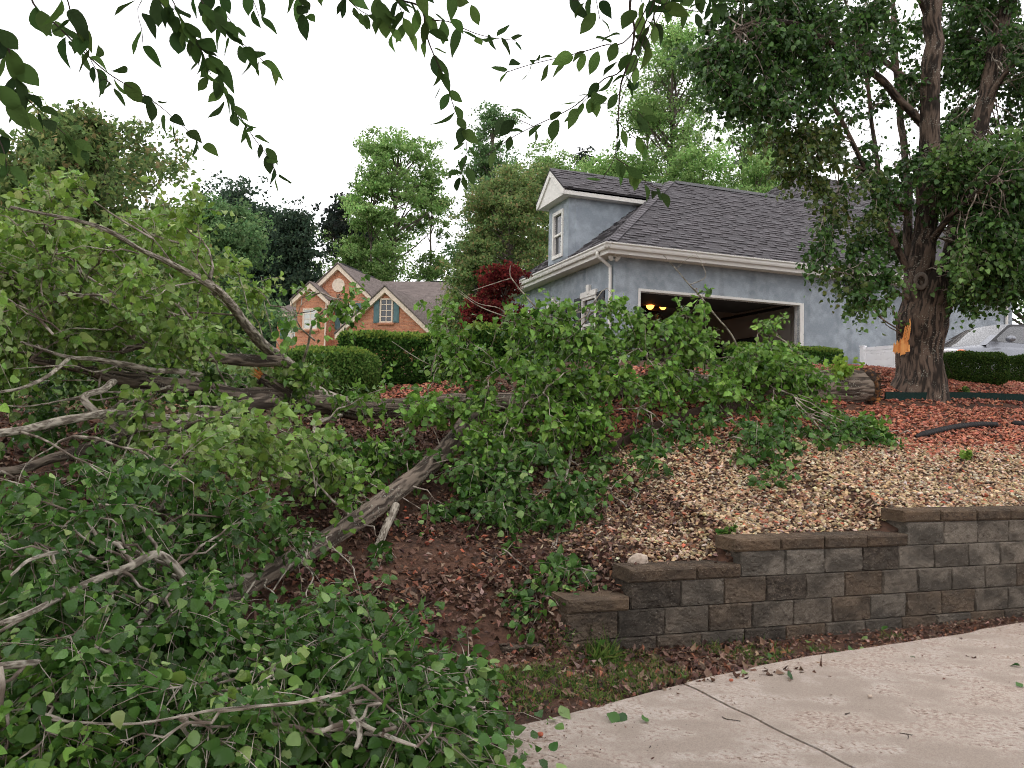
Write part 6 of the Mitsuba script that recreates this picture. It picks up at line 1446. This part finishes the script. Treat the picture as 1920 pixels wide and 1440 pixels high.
CS = [
    ((5.272, 12.200, 3.844), (0.35, 0.40, 0.22), 52, 0),
    ((5.478, 12.300, 3.800), (0.24, 0.30, 0.20), 34, 1),
    ((4.989, 12.100, 3.981), (0.20, 0.25, 0.12), 20, 2),
    ((4.708, 12.000, 4.476), (0.30, 0.30, 0.25), 46, 0),
    ((5.358, 12.400, 4.458), (0.40, 0.40, 0.30), 68, 0),
    ((5.693, 12.600, 5.100), (0.45, 0.50, 0.35), 58, 0),
    ((4.947, 12.200, 4.976), (0.40, 0.40, 0.30), 52, 2),
    ((4.545, 12.000, 5.478), (0.35, 0.40, 0.30), 58, 2),
    ((5.442, 12.600, 5.686), (0.45, 0.50, 0.30), 42, 0),
    ((4.388, 11.800, 6.050), (0.50, 0.50, 0.35), 111, 2),
    ((3.851, 11.600, 5.807), (0.30, 0.40, 0.25), 57, 2),
    ((5.272, 12.600, 6.534), (0.50, 0.60, 0.35), 42, 0),
    ((3.692, 11.600, 6.433), (0.50, 0.50, 0.35), 130, 0),
    ((3.095, 11.400, 6.414), (0.40, 0.50, 0.30), 111, 0),
    ((2.614, 11.300, 6.515), (0.35, 0.40, 0.30), 90, 0),
    ((2.554, 11.400, 7.102), (0.35, 0.40, 0.30), 85, 0),
    ((3.270, 11.500, 7.088), (0.50, 0.60, 0.35), 143, 0),
    ((4.066, 11.800, 7.167), (0.55, 0.60, 0.35), 162, 0),
    ((5.021, 12.200, 7.291), (0.55, 0.60, 0.40), 104, 0),
    ((3.508, 11.800, 7.801), (0.55, 0.60, 0.35), 162, 0),
    ((2.851, 11.700, 7.733), (0.30, 0.50, 0.30), 78, 0),
    ((4.373, 12.000, 7.925), (0.55, 0.60, 0.40), 162, 0),
    ((5.350, 12.400, 8.155), (0.55, 0.60, 0.40), 115, 0),
    ((4.126, 12.000, 8.747), (0.80, 0.80, 0.40), 153, 0),
    ((5.644, 12.500, 9.076), (0.80, 0.80, 0.50), 123, 0),
    ((6.219, 13.000, 6.974), (0.40, 0.50, 0.50), 58, 0),
    ((6.227, 13.200, 5.892), (0.35, 0.50, 0.50), 52, 0),
    ((6.413, 13.500, 4.993), (0.25, 0.40, 0.35), 34, 0),
    ((7.728, 14.000, 8.173), (0.45, 0.60, 0.60), 150, 0),
    ((7.467, 13.700, 7.004), (0.35, 0.50, 0.45), 97, 0),
    ((6.782, 12.300, 5.543), (0.50, 0.50, 0.35), 143, 0),
    ((6.459, 12.000, 5.768), (0.25, 0.30, 0.25), 52, 1),
    ((7.098, 12.000, 5.865), (0.60, 0.60, 0.30), 176, 0),
    ((7.017, 11.600, 5.963), (0.35, 0.40, 0.12), 71, 1),
    ((7.290, 11.800, 5.324), (0.60, 0.60, 0.35), 176, 0),
    ((7.012, 12.000, 4.853), (0.45, 0.50, 0.35), 137, 0),
    ((7.407, 12.000, 4.581), (0.60, 0.60, 0.35), 195, 0),
    ((7.306, 12.100, 4.198), (0.50, 0.50, 0.30), 162, 0),
    ((6.962, 12.200, 3.925), (0.30, 0.35, 0.20), 70, 0),
    ((7.589, 12.300, 4.122), (0.50, 0.50, 0.20), 116, 0),
    ((7.566, 12.200, 3.940), (0.40, 0.40, 0.10), 25, 0),
    ((6.774, 11.800, 4.008), (0.25, 0.30, 0.20), 45, 1),
    ((9.117, 14.200, 7.716), (0.55, 0.70, 0.55), 187, 0),
    ((8.821, 14.400, 8.973), (0.55, 0.70, 0.55), 187, 0),
    ((7.732, 14.000, 9.134), (0.50, 0.70, 0.50), 150, 0),
    ((8.058, 13.000, 9.338), (0.80, 0.80, 0.50), 153, 0),
    ((8.484, 12.600, 4.493), (0.60, 0.80, 0.50), 142, 0),
    ((8.495, 12.600, 5.591), (0.60, 0.80, 0.60), 176, 0),
    ((8.654, 12.800, 8.003), (0.60, 0.80, 0.60), 143, 0),
    ((6.106, 14.600, 8.605), (1.20, 0.80, 0.80), 208, 0),
    ((8.187, 15.200, 8.624), (1.10, 0.80, 1.00), 240, 0),
    ((8.769, 15.000, 6.311), (1.00, 0.80, 0.90), 287, 0),
    ((6.597, 14.600, 5.845), (0.50, 0.60, 0.60), 48, 0),
    ((8.814, 14.600, 4.532), (0.90, 0.70, 0.50), 208, 0),
]
g = np.random.default_rng(88)
skS = sample_skel([p for _, p, _ in stems], .15)
spS = spray(CS, skS, g, .092, 8, .36, 10, .3)
leafy(ST, spS, PS, g, 'leaf_glossy', BROAD_HI, BROAD_LO, 120, floor=True, seed=15)

# ---------------------------------------------------------------- the tree overhead
OT = add('overhanging_tree', None, 'tree beside the camera with drooping leafy twigs hanging into the top of the picture', 'tree')
TWIGS = [
    ([(-2.284, 3.700, 3.585), (-2.174, 3.750, 3.465), (-2.069, 3.800, 3.363), (-1.971, 3.850, 3.283), (-1.793, 3.900, 3.185), (-1.674, 3.920, 3.092), (-1.564, 3.950, 2.994)], 21, 0.004, 0.75),
    ([(-2.015, 3.500, 3.512), (-2.000, 3.550, 3.394), (-1.962, 3.600, 3.296), (-1.935, 3.650, 3.221), (-1.884, 3.700, 3.169)], 11, 0.003, 0.9),
    ([(-2.271, 3.400, 3.357), (-2.228, 3.450, 3.266), (-2.219, 3.500, 3.171), (-2.208, 3.550, 3.073), (-2.171, 3.600, 3.021), (-2.056, 3.620, 2.917), (-1.953, 3.650, 2.842)], 19, 0.004, 0.75),
    ([(-2.213, 3.300, 3.081), (-2.206, 3.400, 3.010), (-2.188, 3.450, 2.961), (-2.144, 3.500, 2.864)], 7, 0.003, 0.8),
    ([(-2.136, 3.200, 2.863), (-2.142, 3.300, 2.791), (-2.104, 3.300, 2.702), (-2.120, 3.350, 2.629)], 6, 0.003, 0.7),
    ([(-1.828, 3.800, 3.734), (-1.840, 3.820, 3.587), (-1.830, 3.850, 3.510), (-1.826, 3.860, 3.449)], 3, 0.002, 0.8),
    ([(-1.813, 3.900, 3.737), (-1.724, 3.920, 3.615), (-1.655, 3.950, 3.551), (-1.536, 4.000, 3.433), (-1.503, 4.050, 3.308), (-1.445, 4.100, 3.219), (-1.365, 4.120, 3.100), (-1.276, 4.150, 2.982), (-1.240, 4.150, 2.904)], 32, 0.0045, 0.75),
    ([(-1.703, 3.800, 3.685), (-1.669, 3.850, 3.607), (-1.635, 3.900, 3.554), (-1.585, 3.950, 3.472), (-1.546, 4.000, 3.360)], 16, 0.003, 0.9),
    ([(-1.617, 3.900, 3.742), (-1.554, 3.950, 3.662), (-1.462, 4.000, 3.580), (-1.371, 4.020, 3.510), (-1.284, 4.050, 3.443)], 16, 0.003, 0.85),
    ([(-1.552, 4.000, 3.826), (-1.512, 4.050, 3.715), (-1.472, 4.100, 3.658)], 7, 0.003, 0.8),
    ([(-1.330, 3.900, 3.776), (-1.314, 3.900, 3.695), (-1.285, 3.900, 3.616)], 3, 0.002, 0.7),
    ([(-1.122, 3.900, 3.808), (-1.092, 3.900, 3.714), (-1.050, 3.900, 3.627)], 5, 0.003, 0.8),
    ([(-0.886, 3.900, 3.814), (-0.857, 3.900, 3.720), (-0.797, 3.900, 3.660), (-0.749, 3.900, 3.634)], 7, 0.003, 0.8),
    ([(-0.679, 4.000, 3.834), (-0.512, 4.020, 3.741), (-0.485, 4.050, 3.629), (-0.449, 4.070, 3.537), (-0.403, 4.100, 3.451), (-0.366, 4.120, 3.365), (-0.330, 4.150, 3.266), (-0.276, 4.180, 3.149), (-0.263, 4.200, 3.051)], 24, 0.004, 0.75),
    ([(-0.737, 3.950, 3.791), (-0.679, 3.950, 3.656), (-0.640, 3.970, 3.586)], 6, 0.003, 0.8),
    ([(-0.617, 3.950, 3.794), (-0.590, 3.970, 3.669), (-0.579, 4.000, 3.616)], 5, 0.003, 0.8),
    ([(-0.504, 4.020, 3.738), (-0.357, 4.060, 3.688), (-0.236, 4.100, 3.654), (-0.126, 4.120, 3.639), (-0.021, 4.150, 3.645)], 12, 0.003, 0.7),
    ([(-0.272, 4.200, 3.051), (-0.278, 4.200, 2.994), (-0.299, 4.200, 2.937)], 4, 0.002, 0.8),
    ([(0.550, 3.900, 3.795), (0.562, 3.920, 3.604), (0.545, 3.950, 3.470), (0.507, 3.970, 3.356), (0.500, 4.000, 3.246), (0.497, 4.020, 3.091), (0.484, 4.050, 2.992), (0.435, 4.080, 2.904)], 8, 0.0055, 0.75),
    ([(0.557, 3.920, 3.591), (0.409, 3.950, 3.534), (0.279, 3.970, 3.500), (0.148, 4.000, 3.478), (0.042, 4.000, 3.448), (-0.070, 4.000, 3.407)], 14, 0.0025, 0.75),
    ([(0.537, 3.950, 3.464), (0.417, 4.000, 3.381), (0.277, 4.050, 3.261), (0.077, 4.100, 3.173), (-0.031, 4.120, 3.119), (-0.166, 4.150, 3.031)], 14, 0.003, 0.7),
    ([(0.077, 4.100, 3.173), (0.008, 4.100, 3.202), (-0.066, 4.100, 3.225)], 3, 0.0015, 0.7),
    ([(0.500, 4.000, 3.246), (0.580, 4.000, 3.235), (0.621, 4.000, 3.195)], 3, 0.0015, 0.7),
    ([(0.494, 4.000, 3.301), (0.365, 4.000, 3.298), (0.300, 4.000, 3.242)], 4, 0.0015, 0.7),
    ([(0.492, 4.050, 3.005), (0.592, 4.050, 2.940), (0.661, 4.050, 2.873), (0.728, 4.050, 2.848)], 9, 0.002, 0.8),
    ([(0.501, 4.000, 3.165), (0.569, 4.000, 3.099), (0.623, 4.000, 3.073)], 4, 0.0015, 0.8),
    ([(0.337, 3.800, 3.761), (0.359, 3.800, 3.683), (0.378, 3.800, 3.592)], 3, 0.002, 0.6),
    ([(0.261, 3.800, 3.733), (0.287, 3.800, 3.682)], 2, 0.002, 0.6),
    ([(0.595, 3.900, 3.796), (0.652, 3.920, 3.701), (0.649, 3.940, 3.630)], 4, 0.002, 0.8),
    ([(0.673, 3.900, 3.825), (0.745, 3.900, 3.746), (0.806, 3.900, 3.700), (0.898, 3.900, 3.691)], 7, 0.003, 0.8),
    ([(0.822, 3.800, 3.773), (0.899, 3.800, 3.710), (0.951, 3.800, 3.659)], 4, 0.003, 0.8),
    ([(-0.991, 3.900, 3.811), (-0.963, 3.900, 3.758)], 2, 0.002, 0.8),
    ([(-0.353, 3.800, 3.771), (-0.325, 3.800, 3.693), (-0.248, 3.800, 3.655)], 2, 0.002, 0.8),
]
g = np.random.default_rng(99)
hub = np.array([-2.2, -1.2, 5.2])
v, f, uv = bough([(-2.6, -2.6, -.1, .2), (-2.5, -2.3, 1.5, .17), (-2.4, -1.8, 3.4, .14), (-2.2, -1.2, 5.2, .11), (-2.0, -.8, 7.0, .07)], 28, .05, .012, .03, 4); add(f'{OT}__trunk', MB().put(v, f, uv=bark_uv(uv, 'bark_standing')).ply('bark', True))
heads = np.array([t[0][0] for t in TWIGS])
lm = [[(-2.2, -1.2, 5.2, .08), (-2.2, .6, 4.9, .055), (-2.3, 2.2, 4.4, .03), (-2.2, 3.3, 4.1, .015)], [(-2.2, -1.0, 5.4, .08), (-1.0, .8, 5.2, .05), (-.6, 2.4, 4.7, .03), (-.6, 3.6, 4.1, .014)], [(-2.2, -1.0, 5.6, .08), (-.4, .4, 5.6, .055), (.8, 2.2, 5.0, .03), (1.0, 3.6, 4.1, .014)]]
for i, p in enumerate(lm):
    v, f, uv = bough(p, 12, .06, 0, .04, 30 + i); add(f'{OT}__limb', MB().put(v, f, uv=bark_uv(uv, 'bark_limb')).ply('bark', True))
lsk = sample_skel(lm, .1)
oP, oX, oN, oS = [], [], [], []
for pts, n, r0, spread in TWIGS:
    pts = np.array(pts, float)
    if pts[0][2] > 3.2:                       # twigs that leave the top of the picture join a limb
        a_ = lsk[np.argmin(np.linalg.norm(lsk - (pts[0] + [0, -.6, .5]), axis=1))]
        pts_ = np.vstack([a_, (a_ + pts[0]) / 2 + [0, 0, .12], pts])
        up_c = catmull(pts_[:3], 12)[2:-1]; ku = len(up_c); Xu = unit(np.array([0, .3, -.5]) + .7 * g.normal(size=(ku, 3)))
        oP.append(up_c); oX.append(Xu); oN.append(unit(np.array([0, -.5, .8]) + .4 * g.normal(size=(ku, 3)))); oS.append(.11 * g.uniform(.7, 1.1, ku))
    else: pts_ = pts
    rr = np.linspace(r0 * 1.5, .0012, len(pts_)); v, f, uv = bough(np.c_[pts_, rr], 6, .03, 0, .006, int(abs(pts[0][0]) * 100)); add(f'{OT}__twig', MB().put(v, f, uv=uv).ply('twig_dark', True))
    c = catmull(pts, n + 2)[1:]; d = unit(np.gradient(c, axis=0)); m = len(c)
    sd = unit(np.cross(d, [0, .35, 1.0])); sg = np.where(np.arange(m) % 2, 1.0, -1.0)[:, None]
    X = unit(d * .62 + sd * sg * spread + np.array([0, 0, -.42]) + .26 * g.normal(size=(m, 3))); N = unit(np.array([0, -.7, .6]) + .42 * g.normal(size=(m, 3)) + sd * sg * .25)
    oP.append(c + X * .008 + .010 * g.normal(size=(m, 3))); oX.append(X); oN.append(N); oS.append(.124 * g.uniform(.75, 1.15, m) * np.linspace(1.05, .72, m))
oP, oX, oN, oS = map(np.concatenate, (oP, oX, oN, oS))
spO = dict(P=oP, X=oX, N=oN, S=oS, Q=oP - oX * .012, I=np.zeros(len(oP), int))
leafy(OT, spO, [([(.055, .100, .030), (.078, .140, .040), (.115, .195, .05), (.038, .070, .026)], [4, 3, 1.6, 2.4])], g, 'leaf_over', OVAL, OVAL, 300, floor=False, seed=25, fold=.12)

# its crown above and behind the camera, out of the picture, shades the foreground on the left
n = 24000; cc = np.c_[g.uniform(-5.5, .2, 46), g.uniform(-3, 3.6, 46), g.uniform(5.2, 7.6, 46)]; ci = g.integers(0, 46, n)
P = cc[ci] + g.normal(size=(n, 3)) * [.5, .5, .22]; N = unit(np.array([0, 0, 1.0]) + .5 * g.normal(size=(n, 3)))
add(f'{OT}__crown', MB().put(*leaves(RHOMB, P, rand_dir(n, g), N, .13 * g.uniform(.7, 1.2, n), pal(n, [(.055, .100, .030), (.078, .140, .040)], [1, 1], g), .15, -.2, .25, 9)).ply('leaf_over', True), kind='stuff')
A_ = lsk[np.argmin(np.linalg.norm(lsk[None] - cc[:, None], axis=2), axis=1)]; M_ = (A_ + cc) / 2 + [0, 0, .2]; tt = np.linspace(0, 1, 7)[None, :, None]
add(f'{OT}__branches', MB().put(*tubes((1 - tt) ** 2 * A_[:, None] + 2 * tt * (1 - tt) * M_[:, None] + tt ** 2 * cc[:, None], np.linspace(.02, .004, 7)[None].repeat(46, 0), 5)).ply('twig_dark', True), kind='stuff')

# ---------------------------------------------------------------- fallen leaves and sticks on the drive
g = np.random.default_rng(55)
FALLEN = [
    ((0.602, 4.619, 0.016), 'cluster leaf left of the joint, on bare concrete', (.07, .16, .035), 0.085),
    ((0.649, 4.639, 0.016), 'dark curled leaf in the small pile on concrete, right one', (.035, .085, .025), 0.08),
    ((0.777, 4.623, 0.016), 'single green leaf right of the small leaf pile', (.07, .16, .035), 0.05),
    ((0.333, 4.719, 0.016), 'pale leaf at the grass edge of the driveway', (.20, .30, .10), 0.075),
    ((0.349, 4.652, 0.016), 'pale leaf just below another at the grass edge', (.20, .30, .10), 0.06),
    ((0.272, 4.597, 0.016), 'small pale leaf on concrete left of the grass edge leaves', (.20, .30, .10), 0.05),
    ((1.176, 5.453, 0.016), 'pale green leaf beside the end of the driveway joint', (.20, .30, .10), 0.05),
    ((1.605, 5.556, 0.016), 'light leaf at the litter edge above the joint', (.20, .30, .10), 0.05),
    ((1.896, 5.487, 0.016), 'dark green leaf standing on the concrete below the wall', (.035, .085, .025), 0.06),
    ((2.529, 6.320, -0.034), 'dark green leaf at the wall foot edge, left of a pale one', (.035, .085, .025), 0.055),
    ((2.647, 6.320, -0.031), 'green leaf in the wall foot edge group', (.07, .16, .035), 0.07),
    ((2.725, 6.340, -0.031), 'pale leaf in the wall foot edge group', (.20, .30, .10), 0.06),
    ((2.973, 6.070, -0.013), 'dark green leaf on open concrete right of centre', (.035, .085, .025), 0.065),
    ((3.625, 5.891, 0.016), 'dark green leaf near the right edge of the photo', (.035, .085, .025), 0.055),
    ((3.366, 5.432, 0.016), 'light green leaf near the right edge, below the dark one', (.07, .16, .035), 0.05),
    ((1.883, 6.140, -0.043), 'pale leaf in the litter at the wall foot', (.20, .30, .10), 0.07),
    ((1.967, 6.140, -0.041), 'green leaf beside a pale one in the wall foot litter', (.07, .16, .035), 0.06),
    ((2.429, 6.650, -0.051), 'pale green leaf close to the wall base', (.20, .30, .10), 0.06),
    ((2.360, 6.380, -0.043), 'green leaf below another near the wall base', (.07, .16, .035), 0.06),
    ((3.257, 7.100, -0.037), 'small leaf in the litter under the fifth wall block', (.07, .16, .035), 0.06),
    ((0.152, 5.511, 0.016), 'pale leaf on soil between grass tufts', (.20, .30, .10), 0.06),
    ((2.936, 6.780, -0.043), 'yellowish leaf in the litter strip', (.20, .30, .10), 0.05),
]
for (p, l, c, s) in FALLEN:
    n = 1; P = np.array([p]); N = unit(np.array([[.3 * g.normal(), .3 * g.normal() - .2, 1.0]])); X = unit(np.cross(N, rand_dir(1, g)))
    m = MB().put(*leaves(BROAD_HI, P - X * s * .5 + [0, 0, .016], X, N, np.array([s]), np.array([c]), .3, -.35, .25, int(g.integers(1e6))))
    m.put(*tubes(np.stack([P - X * s * 1.05 + [0, 0, .012], P - X * s * .75 + [0, 0, .02], P - X * s * .5 + [0, 0, .016]], 1), np.full((1, 3), .0011), 4), (.17, .20, .06))
    add('fallen_leaf', m.ply('leaf_glossy', True), l, 'leaf', 'green leaves fallen on the driveway and wall foot')
STICKS = [
    ([(1.242, 4.721, 0.016), (1.254, 4.688, 0.016), (1.299, 4.674, 0.016), (1.328, 4.660, 0.016)], .003, 'thin curved twig on concrete left of the joint'),
    ([(2.161, 4.538, 0.016), (2.192, 4.525, 0.016), (2.217, 4.511, 0.016)], .0025, 'forked brown twig on concrete at lower right'),
    ([(2.196, 4.533, 0.016), (2.189, 4.494, 0.016), (2.171, 4.463, 0.016)], .002, 'short twig crossing the forked one at lower right'),
    ([(1.977, 4.814, 0.016), (2.013, 4.834, 0.016)], .004, 'tiny dark stick on the middle of the driveway'),
    ([(4.473, 7.770, 0.907), (4.835, 9.230, 1.266), (4.827, 9.760, 1.428)], .006, 'long thin stick lying across the pebbles at right'),
]
for pts, r, l in STICKS:
    pts = np.array(pts); pts[:, 2] = np.maximum(pts[:, 2], .016) + r
    v, f, uv = bough(np.c_[pts, np.linspace(r, r * .5, len(pts))], 6, .015, 0, .006, 3); add('stick', MB().put(v, f, uv=uv).ply('twig_dark', True), l, 'stick')
